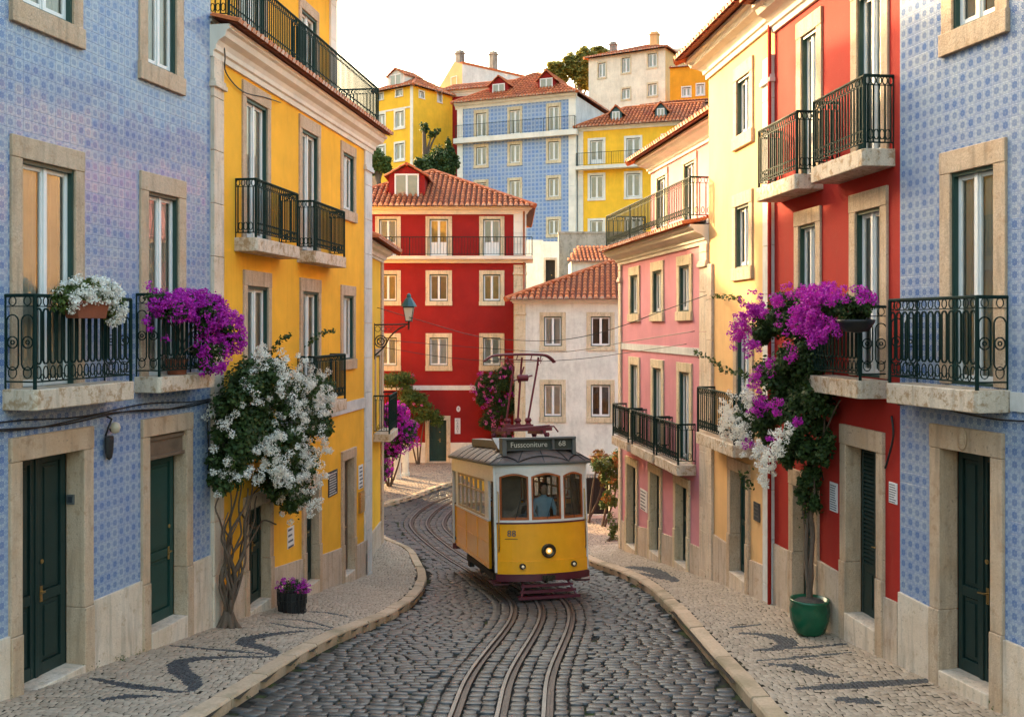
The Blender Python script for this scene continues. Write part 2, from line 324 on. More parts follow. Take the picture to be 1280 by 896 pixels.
def stones(name, XY, A, B, ANG, off, top, bot, mats, mi, inset=.82, sides=True, kind='structure', parent=None, tint=None):
    """one bevelled block per centre; every vertex sits on the street's own slope"""
    n = len(XY); jit = rng.uniform(-.12, .12, (n, 4, 2)); sg = np.array([(-1, -1), (1, -1), (1, 1), (-1, 1)])/2.0
    loc = (sg[None]+jit)*np.stack([A, B], 1)[:, None, :]; ca, sa = np.cos(ANG)[:, None], np.sin(ANG)[:, None]
    def ring(k): 
        l = loc*k; return np.stack([XY[:, 0, None]+l[..., 0]*ca-l[..., 1]*sa, XY[:, 1, None]+l[..., 0]*sa+l[..., 1]*ca], -1)
    lift = rng.uniform(-.003, .004, n)[:, None]; tl = rng.uniform(-.003, .003, (n, 4))
    def zz(r, d): return H(r[..., 0], r[..., 1])+off+d
    r0, r1, r2 = ring(.96), ring(.945), ring(inset)
    z0 = zz(r0, bot); z1 = zz(r1, top-.009)+lift; z2 = zz(r2, top)+lift+tl
    V = np.concatenate([np.concatenate([r, z[..., None]], -1) for r, z in ((r0, z0), (r1, z1), (r2, z2))], 1).reshape(-1, 3)
    base = np.array([[8, 9, 10, 11]]+[[4+i, 4+(i+1) % 4, 8+(i+1) % 4, 8+i] for i in range(4)]+([[i, (i+1) % 4, 4+(i+1) % 4, 4+i] for i in range(4)] if sides else []))
    F = (base[None]+(np.arange(n)*12)[:, None, None]).reshape(-1, 4)
    return np_obj(name, V, F, mats, parent, np.repeat(mi, len(base)))
def sheet(name, poly_in, x0, x1, y0, y1, off, mat, step=.35):
    X, Y = np.meshgrid(np.arange(x0, x1+step, step), np.arange(y0, y1+step, step)); ny, nx = X.shape
    V = np.stack([X, Y, H(X, Y)+off], -1).reshape(-1, 3); ids = np.arange(nx*ny).reshape(ny, nx)
    F = np.stack([ids[:-1, :-1], ids[:-1, 1:], ids[1:, 1:], ids[1:, :-1]], -1).reshape(-1, 4)
    if poly_in is not None:
        c = V[F].mean(1); F = F[poly_in(c[:, 0], c[:, 1])]
    return np_obj(name, V, F, mat)
basalt = island('basalt_block', (.040, .038, .035), (.078, .072, .065), .40, .5, .006, 40, (.060, .050, .040), 1.1)
calc = island('limestone_sett', (.50, .38, .27), (.34, .25, .17), .65, .35, .004, 70, (.33, .25, .18), .7)
calc2 = island('brown_limestone_sett', (.40, .30, .22), (.26, .19, .14), .75, .25, .004, 50)
bsett = island('black_sett', (.035, .034, .036), (.075, .072, .072), .55, .4, .004, 70)
def grout_mat(name, a, moss, amt):
    t = NT(name); o = t.coord(); c = t.mix(t.ramp(t.noise(o, 30, 4), .3, .7), scl(a, .6), scl(a, 1.3))
    c = t.mix(t.ramp(t.noise(o, 1.2, 5, .7), .52, .66, 0, amt), c, moss); t.base(c); t.rough(.95, .1); return t.mat
grout = grout_mat('earth_joint', (.030, .026, .022), (.05, .075, .015), .8); pgrout = grout_mat('sand_joint', (.05, .038, .028), (.05, .07, .018), .5)
inL = lambda X, Y: inside(PL, X, Y); inR = lambda X, Y: inside(PR, X, Y); inF = lambda X, Y: inside(PF, X, Y)
tag(sheet('ground', None, -14, 12, -6, 53, -.03, grout), kind='structure')
# road blocks
rows = np.arange(7.0, 44.5, .165); XY = []; A = []; B = []; G = []
for i, y in enumerate(rows):
    x = -9.0
    while x < 8.0:
        w = rng.uniform(.17, .29)*(1.0 if y < 30 else 1.5)
        xc = x+w/2; yy = y+.10*math.sin(xc*1.25+y*.55)+.05*math.sin(xc*3.1-y*.9)
        XY.append((xc, yy)); A.append(w); B.append(.163*rng.uniform(.93, 1.04)); G.append(math.atan(.125*math.cos(xc*1.25+y*.55)+.155*math.cos(xc*3.1-y*.9))+rng.uniform(-.06, .06)); x += w
XY = np.array(XY); A = np.array(A); B = np.array(B); G = np.array(G)
X, Y = XY[:, 0], XY[:, 1]
ok = ~(inL(X, Y) | inR(X, Y) | inF(X, Y)) & (dist(KL, X, Y) > .09) & (dist(KR, X, Y) > .09) & (dist(KF, X, Y) > .09) & (dist(TRKS, X, Y) > 1.02)
XY, A, B, G = XY[ok], A[ok], B[ok], G[ok]
# blocks laid in courses along the rails
tx, ta, tb, tg = [], [], [], []
P = np.array(TRKS); seg = np.hypot(*np.diff(P, axis=0).T); S = np.concatenate([[0], np.cumsum(seg)])
s = 0
while s < S[-1]-.3:
    st = .20*rng.uniform(.9, 1.1)
    cx, cy = np.interp(s, S, P[:, 0]), np.interp(s, S, P[:, 1]); ex, ey = np.interp(s+.1, S, P[:, 0]), np.interp(s+.1, S, P[:, 1])
    d = math.atan2(ey-cy, ex-cx); nx, ny = -math.sin(d), math.cos(d)
    for o, w in ((-.93, .17), (-.745, .17), (-.385, .19), (-.185, .19), (.185, .19), (.385, .19), (.745, .17), (.93, .17)):
        k = rng.uniform(-.03, .03); tx.append((cx+nx*o+math.cos(d)*k, cy+ny*o+math.sin(d)*k)); ta.append(st); tb.append(w); tg.append(d)
    s += st
XY = np.concatenate([XY, tx]); A = np.concatenate([A, ta]); B = np.concatenate([B, tb]); G = np.concatenate([G, tg])
X, Y = XY[:, 0], XY[:, 1]; ok = ~(inL(X, Y) | inR(X, Y)) & (Y > 6)
XY, A, B, G = XY[ok], A[ok], B[ok], G[ok]
tag(stones('road', XY, A, B, G, 0, .0, -.06, basalt, np.zeros(len(XY), int)), kind='structure')
# pavements of small setts with black waves
Cc = lambda l: [(x/2.635, y/2.635+556) for x, y in l]
Cd = lambda l: [(x/2.262+860, y/2.262+500) for x, y in l]
Cw = lambda f_, l: [(*f_([(x, y)])[0], w) for x, y, w in l]
WAVES = [Cw(Cc, [(310, 768, .05), (420, 790, .10), (520, 802, .08), (600, 812, .04), (638, 800, .08), (628, 770, .14), (592, 742, .15), (588, 718, .14), (640, 704, .12), (760, 697, .07), (890, 695, .05), (905, 684, .07), (870, 668, .12), (815, 655, .15), (812, 640, .14), (860, 628, .12), (990, 612, .07)]),
         Cw(Cc, [(340, 838, .05), (420, 826, .09), (520, 826, .05)]), Cw(Cc, [(560, 660, .03), (700, 671, .06), (880, 688, .04)]), Cw(Cc, [(890, 585, .03), (980, 600, .06), (1100, 606, .03)]), Cw(Cc, [(920, 572, .03), (1000, 576, .05), (1090, 600, .03)]), Cw(Cc, [(1020, 548, .03), (1080, 552, .06), (1150, 566, .03)]),
         Cw(Cd, [(120, 642, .04), (160, 638, .07), (200, 634, .04)]), Cw(Cd, [(150, 657, .05), (220, 663, .10), (270, 676, .15), (280, 690, .15), (245, 702, .11), (190, 706, .05)]), Cw(Cd, [(285, 701, .03), (360, 696, .06), (440, 689, .05)]),
         Cw(Cd, [(200, 735, .04), (320, 725, .06), (450, 712, .05)]), Cw(Cd, [(240, 746, .05), (300, 750, .11), (345, 764, .12), (425, 782, .04)]), Cw(Cd, [(315, 815, .06), (430, 807, .12), (560, 800, .12), (680, 790, .07)]), Cw(Cd, [(430, 845, .07), (480, 848, .12), (530, 854, .06)]),
         [(785, 708, .09), (814, 712, .17), (845, 726, .09)], [(800, 716, .06), (830, 722, .12)]]
def _w(l):
    g_ = [(*ground(a, b, .12), w) for a, b, w in l]; return [tuple(v) for v in spline(g_, 5)]
WAVES = [_w(l) for l in WAVES]
def wave_dist(line, X, Y):
    d = np.full(len(X), 1e9)
    for (x0, y0, w0), (x1, y1, w1) in zip(line[:-1], line[1:]):
        dx, dy = x1-x0, y1-y0; t = np.clip(((X-x0)*dx+(Y-y0)*dy)/(dx*dx+dy*dy+1e-12), 0, 1); d = np.minimum(d, np.hypot(X-x0-t*dx, Y-y0-t*dy)-(w0+(w1-w0)*t))
    return d
def pave(name, poly, line, x0, x1, y0, y1, a, b, st=None):
    ys = np.arange(y0, y1, b); xy = []; aa = []
    for y in ys:
        x = x0+rng.uniform(0, a)
        while x < x1:
            w = a*rng.uniform(.8, 1.2); xc = x+w/2; xy.append((xc, y+.045*math.sin(xc*2.4+y*1.1)+.03*math.sin(xc*6.3-y*.7))); aa.append(w); x += w
    xy = np.array(xy); aa = np.array(aa); X, Y = xy.T
    ok = inside(poly, X, Y) & (dist(line, X, Y) > .27)
    xy, aa = xy[ok], aa[ok]; X, Y = xy.T
    dw = lambda X, Y: np.min([wave_dist(l, X, Y) for l in WAVES], 0)
    keep = dw(X, Y) > .06; xy, aa = xy[keep], aa[keep]; bb = np.full(len(xy), b*.97); an = rng.uniform(-.12, .12, len(xy)); blk = np.zeros(len(xy), int)
    if y0 < 30:                                       # the waves are laid in smaller setts, cut to their outline
        gx_, gy_ = np.meshgrid(np.arange(x0, x1, .05), np.arange(y0, y1, .058)); p = np.stack([gx_.ravel(), gy_.ravel()], 1)+rng.normal(size=(gx_.size, 2))*.004
        p[:, 1] += .02*np.sin(p[:, 0]*5); d_ = dw(p[:, 0], p[:, 1]); ok = inside(poly, p[:, 0], p[:, 1]) & (dist(line, p[:, 0], p[:, 1]) > .27) & (d_ < .065); p = p[ok]
        xy = np.concatenate([xy, p]); aa = np.concatenate([aa, np.full(len(p), .049)]); bb = np.concatenate([bb, np.full(len(p), .057)]); an = np.concatenate([an, rng.uniform(-.15, .15, len(p))]); blk = np.concatenate([blk, (d_[ok] < 0).astype(int)])
    return stones(name, xy, aa, bb, an, .12, .0, -.03, [st or calc, bsett], blk, .74, False)
tag(pave('pavement', PL, KL, -7.2, -.6, 8.5, 31.5, .088, .104), kind='structure')
tag(pave('pavement', PR, KR, .9, 6.6, 9.0, 30.5, .088, .104), kind='structure')
o = pave('pavement', PR, KR, 1.0, 9, 30.5, 39.5, .12, .15, calc2); tag(o, kind='structure')
tag(pave('pavement', PF, KF, -10.5, 4, 34, 50.2, .13, .17, calc2), kind='structure')
for p, fn in (('pavement_bed', inL), ('pavement_bed', inR), ('pavement_bed', inF)):
    b = {inL: (-10, 0, 2, 31.4), inR: (.5, 12, 2, 39.6), inF: (-13, 8, 33, 52)}[fn]
    tag(sheet(p, fn, *b, .095, pgrout, .12 if fn is not inF else .25), kind='structure')
# kerbs
kst = island('kerb_limestone', (.62, .44, .29), (.50, .35, .22), .75, .3, .006, 25, (.12, .11, .04), .9)
def kerb(line, side, ln, ymin):
    mb = MB(); P = np.array([p for p in line]); sg = np.hypot(*np.diff(P, axis=0).T); S = np.concatenate([[0], np.cumsum(sg)])
    s = 0
    while s < S[-1]-.2:
        e = min(s+ln*rng.uniform(.8, 1.25), S[-1]); k = max(3, int((e-s)/.3)+2); b = len(mb.v)
        ts = np.linspace(s+.006, e-.006, k); dz = rng.uniform(-.01, .012); wob = rng.uniform(-.012, .012)
        for t in ts:
            x, y = np.interp(t, S, P[:, 0]), np.interp(t, S, P[:, 1]); x2, y2 = np.interp(t+.05, S, P[:, 0]), np.interp(t+.05, S, P[:, 1]); x1, y1 = np.interp(t-.05, S, P[:, 0]), np.interp(t-.05, S, P[:, 1])
            d = math.hypot(x2-x1, y2-y1)+1e-9; nx, ny = -(y2-y1)/d*side, (x2-x1)/d*side
            for o, z in ((.0, -.10), (.008, .105), (.03, .132), (.24, .135), (.25, .0)):
                X, Y = x+nx*(o+wob), y+ny*(o+wob); mb.v.append((X, Y, float(H(X, Y))+z+(dz if z > 0 else 0)))
        for i in range(k-1):
            for j in range(5): mb.f.append([b+i*5+j, b+i*5+(j+1) % 5, b+(i+1)*5+(j+1) % 5, b+(i+1)*5+j]); mb.m.append(0)
        mb.f.append([b+j for j in range(5)]); mb.m.append(0); mb.f.append([b+(k-1)*5+j for j in range(4, -1, -1)]); mb.m.append(0)
        s = e
    return tag(mb.build('kerb', kst), kind='structure')
kerb(KL, 1, 1.0, 6); kerb(KR, -1, 1.0, 6); kerb(KF, 1, 1.2, 30)
# rails
rust = paint('rail_steel', (.085, .055, .042), .5, .3, .5, .002, .4)
shine = paint('rail_polished', (.20, .18, .165), .42, .25, .5, .001, .7)
track = empty('tram_track', (TRK[3][0], TRK[3][1], float(H(*TRK[3]))), 0, 'grooved tram rails curving along the cobbled road', 'track')
for off in (-.57, 0, .57):
    mb = MB(); pr = [(-.075, -.06, 0), (-.075, .012, 0), (-.025, .014, 1), (-.018, -.03, 0), (.022, -.03, 0), (.028, .012, 1), (.07, .010, 0), (.07, -.06, 0)]
    n = len(TRKS); L = Vector(track.location)
    for i, (x, y) in enumerate(TRKS):
        a, b = TRKS[max(i-1, 0)], TRKS[min(i+1, n-1)]; d = math.hypot(b[0]-a[0], b[1]-a[1]); nx, ny = -(b[1]-a[1])/d, (b[0]-a[0])/d
        for o, z, _ in pr:
            X, Y = x+nx*(off-o), y+ny*(off-o); mb.v.append((X-L.x, Y-L.y, float(H(X, Y))+z+.004-L.z))
    k = len(pr)
    for i in range(n-1):
        for j in range(k): mb.f.append([i*k+j, i*k+(j+1) % k, (i+1)*k+(j+1) % k, (i+1)*k+j]); mb.m.append(1 if j in (1, 4) else 0)
    mb.build('rail', [rust, shine], track, fix=False)
# the hill and everything further off
def terrain_z(x, y):
    r = np.interp(y, [-60, -6, 30, 52, 58, 70, 80, 92, 100, 112, 122, 160, 300], [1.5, 1.5, -1, -1, 1, 5, 11, 17, 22, 28, 31, 31, 24])
    return r-.8+.4*np.sin(x*.13)*np.clip((y-56)/20, 0, 1)
gx, gy = np.meshgrid(np.arange(-220, 221, 5.0), np.arange(-60, 301, 5.0)); ny_, nx_ = gx.shape
ids = np.arange(nx_*ny_).reshape(ny_, nx_)
tt = grout_mat('hill_earth', (.16, .13, .09), (.05, .08, .02), .9)
tag(np_obj('terrain', np.stack([gx, gy, terrain_z(gx, gy)], -1).reshape(-1, 3), np.stack([ids[:-1, :-1], ids[:-1, 1:], ids[1:, 1:], ids[1:, :-1]], -1).reshape(-1, 4), tt), kind='structure')
# ------------------------------------------------------------------ buildings
def roof_slope(mb, P, pitch=.22, row=.40, m=0, mend=1, flip=False):
    """P: polygon in the roof plane, first edge the eave; courses of half-round tiles, each tile a piece of its own"""
    P = [Vector(p) for p in P]; e = (P[1]-P[0]).normalized(); nrm = e.cross(P[-1]-P[0]).normalized()
    if nrm.z < 0: nrm = -nrm
    v = nrm.cross(e); 
    if v.z < 0: v = -v
    q = [((p-P[0]).dot(e), (p-P[0]).dot(v)) for p in P]; k = len(q)
    mb.poly([tuple(p-nrm*.02) for p in P], 2)
    umin, umax = min(a for a, b in q), max(a for a, b in q); n = max(1, round((umax-umin)/pitch)); pw = (umax-umin)/n
    for i in range(n):
        u = umin+(i+.5)*pw; vs = []
        for j in range(k):
            (u0, v0), (u1, v1) = q[j], q[(j+1) % k]
            if (u0-u)*(u1-u) < 0: vs.append(v0+(v1-v0)*(u-u0)/(u1-u0))
        if len(vs) < 2: continue
        a, b = min(vs), max(vs); y = a; first = True
        while y < b-.02:
            t = min(y+row, b); r0, r1 = pw*.42, pw*.33; jit = random.uniform(-.012, .012)
            pts = []
            for vv, rr, lf in ((y-.03, r0, .02), (t, r1, 0)):
                for s in range(5):
                    an = math.pi*s/4; pts.append(tuple(P[0]+e*(u+jit-math.cos(an)*rr)+v*vv+nrm*(math.sin(an)*rr*1.1+lf)))
            mb.add(pts, [(s, s+1, s+6, s+5) for s in range(4)], m)
            if first: mb.add([pts[s] for s in range(5)], [(0, 1, 2, 3, 4)], mend); first = False
            y = t
class Face:
    def __init__(s, root, p0, p1, zb, xf=None):
        s.root = root; s.p0 = Vector((p0[0], p0[1])); s.p1 = Vector((p1[0], p1[1])); s.zb = zb; s.xf = xf
        s.L = (s.p1-s.p0).length; s.d = (s.p1-s.p0)/s.L; s.n = Vector((s.d.y, -s.d.x)); s.holes = []
    def hit(s, x, n=0.0):
        k = Vector(((x-CX)/FPX, 1.0)); return (s.p0+s.n*n).dot(s.n)/k.dot(s.n), k
    def U(s, x, n=0.0): t, k = s.hit(x, n); return (k*t-s.p0-s.n*n).dot(s.d)
    def Z(s, x, y, n=0.0): t, k = s.hit(x, n); return CAMZ-(y-HY)/FPX*t-s.zb
    def W(s, u, n, z): p = s.p0+s.d*u+s.n*n; return Vector((p.x, p.y, s.zb+z))
    def ang(s): return math.atan2(s.d.y, s.d.x)
    def part(s, mb, name, mats, parent=None, **kw): return mb.build(name, mats, parent or s.root, xf=s.xf, **kw)
    def wall(s, z0, z1, mat, u0=0.0, u1=None):
        u1 = s.L if u1 is None else u1; mb = MB()
        us = sorted(set([u0, u1]+[min(max(x, u0), u1) for h in s.holes for x in h[:2]])); zs = sorted(set([z0, z1]+[min(max(x, z0), z1) for h in s.holes for x in h[2:]]))
        for a, b in zip(us[:-1], us[1:]):
            for c, d in zip(zs[:-1], zs[1:]):
                if b-a < 1e-5 or d-c < 1e-5: continue
                mu, mz = (a+b)/2, (c+d)/2
                if any(h[0] < mu < h[1] and h[2] < mz < h[3] for h in s.holes): continue
                mb.quad((a, 0, c), (b, 0, c), (b, 0, d), (a, 0, d))
        return s.part(mb, 'wall', mat, fix=False)
    def body(s, z0, z1, D, mat, name='side_wall', e=.0):
        mb = MB(); L = s.L
        mb.quad((0, 0, z0), (0, 0, z1), (0, D, z1), (0, D, z0)); mb.quad((L, 0, z0), (L, D, z0), (L, D, z1), (L, 0, z1))
        mb.quad((0, D, z0), (0, D, z1), (L, D, z1), (L, D, z0)); mb.quad((0, 0, z1), (L, 0, z1), (L, D, z1), (0, D, z1))
        return s.part(mb, name, mat, fix=False)
    def win(s, u0, u1, z0, z1, fw=.16, fl=.22, fs=.2, mat='stone', d=.055, frame='green', curtain='curtain', panel=0.0, far=False, sash='sash', arch=None, sw=.055):
        fsb = fs if fs else .0
        s.holes.append((u0-fw+.012, u1+fw-.012, z0-fsb+(.012 if fs else 0), z1+fl-.012))
        mb = MB(); pr = .035
        mb.box(u0-fw, u0, -d, pr, z0, z1); mb.box(u1, u1+fw, -d, pr, z0, z1); mb.box(u0-fw, u1+fw, -d, pr+.006, z1, z1+fl)
        if fs: mb.box(u0-fw-.015, u1+fw+.015, -d, pr+.03, z0-fs, z0)
        w = s.part(mb, 'window', M[mat], bevel=0 if far else .01)
        f = MB(); g = .035
        for a in ((u0, u0+g, z0, z1), (u1-g, u1, z0, z1), (u0+g, u1-g, z1-g*1.4, z1), (u0+g, u1-g, z0, z0+g)): f.box(a[0], a[1], -d-.07, -(.0 if not far else d-.02), a[2], a[3])
        s.part(f, 'outer_frame', M[frame], w)
        h = MB(); a0, a1, b0, b1 = u0+g, u1-g, z0+g, z1-g*1.4; mid = (a0+a1)/2
        for c0, c1 in ((a0, mid-.004), (mid+.004, a1)):
            if far: h.box(c0, c0+sw, -d-.05, -d-.01, b0, b1); h.box(c1-sw, c1, -d-.05, -d-.01, b0, b1); h.box(c0+sw, c1-sw, -d-.05, -d-.01, b1-sw, b1); h.box(c0+sw, c1-sw, -d-.05, -d-.01, b0, b0+sw+panel)
            else:
                h.box(c0, c0+sw, -d-.055, -d-.01, b0, b1); h.box(c1-sw, c1, -d-.055, -d-.01, b0, b1); h.box(c0+sw, c1-sw, -d-.05, -d-.015, b1-sw, b1); h.box(c0+sw, c1-sw, -d-.05, -d-.015, b0, b0+sw*1.5+panel)
        if not far: h.box(mid-.03, mid+.03, -d-.01, -d+.012, b0, b1)
        s.part(h, 'sash', M[sash], w, bevel=0 if far else .004)
        p = MB(); p.quad((a0, d+.035, b0), (a1, d+.035, b0), (a1, d+.035, b1), (a0, d+.035, b1)); s.part(p, 'pane', M['glass'], w, fix=False)
        c = MB()
        if far: c.quad((a0, d+.10, b0), (a1, d+.10, b0), (a1, d+.10, b1), (a0, d+.10, b1))
        else:
            k = 40; ph = random.uniform(0, 6); gap = random.choice([.0, .04, .10])
            for c0, c1 in ((a0-.02, mid-gap), (mid+gap, a1+.02)):
                b = len(c.v)
                for i in range(k+1):
                    u = c0+(c1-c0)*i/k; y = d+.085+.014*math.sin(i*1.15+ph)+.008*math.sin(i*2.7+ph); c.v += [(u, y, b0-.02), (u, y, b1+.02)]
                for i in range(k): c.f.append([b+2*i, b+2*i+2, b+2*i+3, b+2*i+1]); c.m.append(0)
            q = len(c.v); 
        s.part(c, 'curtain', M[curtain], w, fix=False, smooth=True)
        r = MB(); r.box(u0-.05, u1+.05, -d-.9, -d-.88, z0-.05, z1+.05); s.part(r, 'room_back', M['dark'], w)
        return w
    def door(s, u0, u1, z0, z1, fw=.2, fl=.28, d=.32, mat='stone', leaf='dgreen', style='panel', step=True, header=0.0, leaves=2, hz=1.05):
        s.holes.append((u0-fw+.012, u1+fw-.012, z0-.6, z1+fl-.012))
        mb = MB(); pr = .045
        zj = z0+.75
        for a, b in ((u0-fw, u0), (u1, u1+fw)):
            mb.box(a, b, -d, pr, zj+.004, z1); mb.box(a, b, -d, pr+.018, z0-.9, zj)
        mb.box(u0-fw, u1+fw, -d, pr+.008, z1+.003, z1+fl)
        r = s.part(mb, 'door_surround', M[mat], bevel=.012)
        if step:
            q = MB(); q.box(u0+.003, u1-.003, -d-.1, .07, z0-.75, z0); s.part(q, 'doorstep', M['wstone'], bevel=.012)
        zt = z1-header
        if header:
            q = MB()
            q.box(u0, u1, -d+.02, -d+.16, zt+.02, z1); q.box(u0, u1, -d+.02, -d+.2, zt, zt+.05); q.box(u0, u1, -d+.02, -d+.19, z1-.08, z1-.02)
            s.part(q, 'door_header', M['dwood'], bevel=.006)
        L = MB(); w = (u1-u0)/leaves
        L.box(u0, u1, -d-.08, -d-.05, z0, zt)
        for i in range(leaves):
            a, b = u0+i*w+.004, u0+(i+1)*w-.004
            if style == 'slat':
                L.box(a, a+.06, -d-.05, -d, z0, zt); L.box(b-.06, b, -d-.05, -d, z0, zt); z = z0+.75; L.box(a+.06, b-.06, -d-.05, -d-.008, z0, z)
                L.box(a+.12, b-.12, -d-.01, -d+.006, z0+.12, z-.12)
                while z < zt-.05: L.add([(a+.06, d+.045, z+.045), (b-.06, d+.045, z+.045), (b-.06, d+.002, z), (a+.06, d+.002, z), (a+.06, d+.01, z-.012), (b-.06, d+.01, z-.012)], [(0, 1, 2, 3), (3, 2, 5, 4)]); z += .062
            else:
                st = .1 if w > .5 else .075
                L.box(a, a+st, -d-.05, -d, z0, zt); L.box(b-st, b, -d-.05, -d, z0, zt)
                hs = [z0, z0+.16, z0+.95, z0+1.08, zt-.12, zt]
                for c0, c1 in ((hs[0], hs[1]), (hs[2], hs[3]), (hs[4], hs[5])): L.box(a+st, b-st, -d-.05, -d-.002, c0, c1)
                for c0, c1 in ((hs[1], hs[2]), (hs[3], hs[4])):
                    L.box(a+st+.015, b-st-.015, -d-.05, -d-.028, c0+.015, c1-.015); L.box(a+st+.065, b-st-.065, -d-.03, -d-.008, c0+.065, c1-.065)
        if leaves == 2 and style != 'slat': L.box((u0+u1)/2-.03, (u0+u1)/2+.03, -d, -d+.018, z0, zt)
        dl = s.part(L, 'door', M[leaf], bevel=.005)
        hd = MB(); uh = (u0+u1)/2+(.09 if leaves == 2 else w*.35)
        hd.box(uh-.022, uh+.022, -d, -d+.008, z0+hz-.1, z0+hz+.1); hd.tube([(uh, d-.01, z0+hz+.03), (uh, d-.06, z0+hz+.03), (uh-.1, d-.065, z0+hz+.025)], .011, 6)
        s.part(hd, 'handle', M['brass'], dl, smooth=False); hd = MB()
        hd.lathe([(.0, 0), (.03, .005), (.03, .015), (.0, .03)], (uh, d-.025, z0+hz+.42), 10, axis='y')
        s.part(hd, 'knob', M['brass'], dl, smooth=False)
        return r
    def rails(s, mb, path, z, h, style, side_scroll=True):
        """iron railing on a path of (u, n) points"""
        P = [Vector((u, -n)) for u, n in path]
        def V3(p, zz): return (p.x, p.y, zz)
        zt = z+h
        for i, p in enumerate(P): 
            rr = .024 if 0 < i < len(P)-1 else .016
            mb.tube([V3(p, z-.0), V3(p, zt)], rr, 6)
        mb.tube([V3(p, zt) for p in P], .021, 6); mb.tube([V3(p, z+.09) for p in P], .011, 5)
        if style != 'far': mb.tube([V3(p, zt-.13) for p in P], .008, 4)
        for a, b in zip(P[:-1], P[1:]):
            L = (b-a).length; t = (b-a)/L if L else a
            def pnt(q, zz): c = a+t*q; return (c.x, c.y, zz)
            def loop(c, zc, rx, rz, stad=0.0, r=.0085, n=10):
                pts = []
                for k in range(n):
                    an = 2*math.pi*(k+.5)/n; pts.append(pnt(c+rx*math.cos(an), zc+rz*math.sin(an)+(stad if math.sin(an) > 0 else -stad)))
                mb.tube(pts, r, 4, closed=True)
            if style == 'far':
                n = max(2, round(L/.15))
                for k in range(1, n): mb.tube([pnt(L*k/n, z+.09), pnt(L*k/n, zt)], .010, 3, caps=False)
            elif style == 'bars':
                n = max(2, round(L/(.092 if s.p0.length < 21 else .135)))
                for k in range(n):
                    c = L*(k+.5)/n
                    mb.tube([pnt(c, z+.09), pnt(c, zt-.13)], .0135, 4, caps=False)
                    loop(c, zt-.066, .036, .055, r=.009, n=8)
                    loop(c+L/n*.5, z+.2, .036, .07, r=.009, n=8) if k < n-1 else None
            elif L < .75 and side_scroll:
                n = 2
                for k in range(n):
                    c = L*(k+.5)/n; w = L/n*.40
                    loop(c, z+h*.5, w, w, h*.5-.13-.1-w if h*.5-.23-w > 0 else 0, .010, 14); loop(c, z+h*.5, w*.85, w*.85, 0, .009, 12)
                    loop(c, zt-.066, w*.6, .055, 0, .007, 10); loop(c, z+h*.5, w*.3, w*.3, 0, .009, 8)
                    loop(c, z+.2, w*.7, .07, 0, .007, 10)
            else:
                n = max(2, round(L/.125))
                for k in range(n):
                    c = L*(k+.5)/n; w = L/n*.36
                    lo, hi = z+.30, zt-.155
                    loop(c, (lo+hi)/2, w, w*1.2, (hi-lo)/2-w*1.2, .0125, 12)
                    loop(c, zt-.068, w, .055, 0, .007, 8); loop(c, z+.2, w*.95, .075, 0, .008, 10)
                    if k: loop(L*k/n, z+.14, w*.5, .04, 0, .007, 8)
    def balcony(s, u0, u1, z, p=.44, h=1.0, th=.22, style='loop', mat='slab', rail='iron', skirt=.05):
        """z: top of the slab"""
        mb = MB(); c = .04
        mb.prism([(u0, -.02), (u0, p-c), (u0+c, p), (u1-c, p), (u1, p-c), (u1, -.02)], z-th, z)
        b = s.part(mb, 'balcony', M[mat], bevel=.012)
        r = MB(); i = .045; s.rails(r, [(u0+i, .0), (u0+i, p-i), (u1-i, p-i), (u1-i, .0)], z, h, style); s.part(r, 'railing', M[rail], b, fix=False)
        return b
    def pilaster(s, u0, u1, z0, z1, n=.06, mat='wstone', cap=True, bl=.55, base=.9):
        mb = MB(); z = z0; 
        while z < z1-.01:
            t = min(z+bl*(1.6 if z > z0+2 else 1), z1); mb.box(u0, u1, -.02, n, z+.004, t-.004); z = t
        if cap:
            mb.box(u0-.04, u1+.04, -.02, n+.05, z1-.5, z1-.42); mb.box(u0-.02, u1+.02, -.02, n+.03, z1-.42, z1-.36)
        return s.part(mb, 'pilaster', M[mat], bevel=.008)
    def cornice(s, u0, u1, z, h=.5, out=.38, mat='trim', sk0=0, sk1=0, name='cornice'):
        pr = [(-.02, z), (.05, z), (.06, z+h*.18), (.10, z+h*.22), (.11, z+h*.36), (out*.45, z+h*.5), (out*.75, z+h*.62), (out*.85, z+h*.8), (out, z+h*.86), (out, z+h), (-.02, z+h)]
        mb = MB(); mb.prof(pr, u0, u1, 0, sk0, sk1); return s.part(mb, name, M[mat])
    def band(s, u0, u1, z0, z1, n=.03, mat='gwhite', name='string_course'):
        mb = MB(); mb.box(u0, u1, -.02, n, z0, z1); return s.part(mb, name, M[mat])
    def plinth(s, segs, zb, mat='plinth', n=.04):
        for u0, u1, a, b in segs:
            mb = MB(); k = max(1, round((u1-u0)/.75))
            for i in range(k):
                p, q = u0+(u1-u0)*i/k+.003, u0+(u1-u0)*(i+1)/k-.003; za, zc = a+(b-a)*i/k, a+(b-a)*(i+1)/k
                mb.add([(p, .02, zb), (q, .02, zb), (q, -n, zb), (p, -n, zb), (p, .02, za), (q, .02, zc), (q, -n, zc), (p, -n, za)],
                       [(0, 1, 2, 3), (4, 5, 6, 7), (3, 2, 6, 7), (0, 3, 7, 4), (1, 2, 6, 5)])
            s.part(mb, 'plinth', M[mat], bevel=.006)
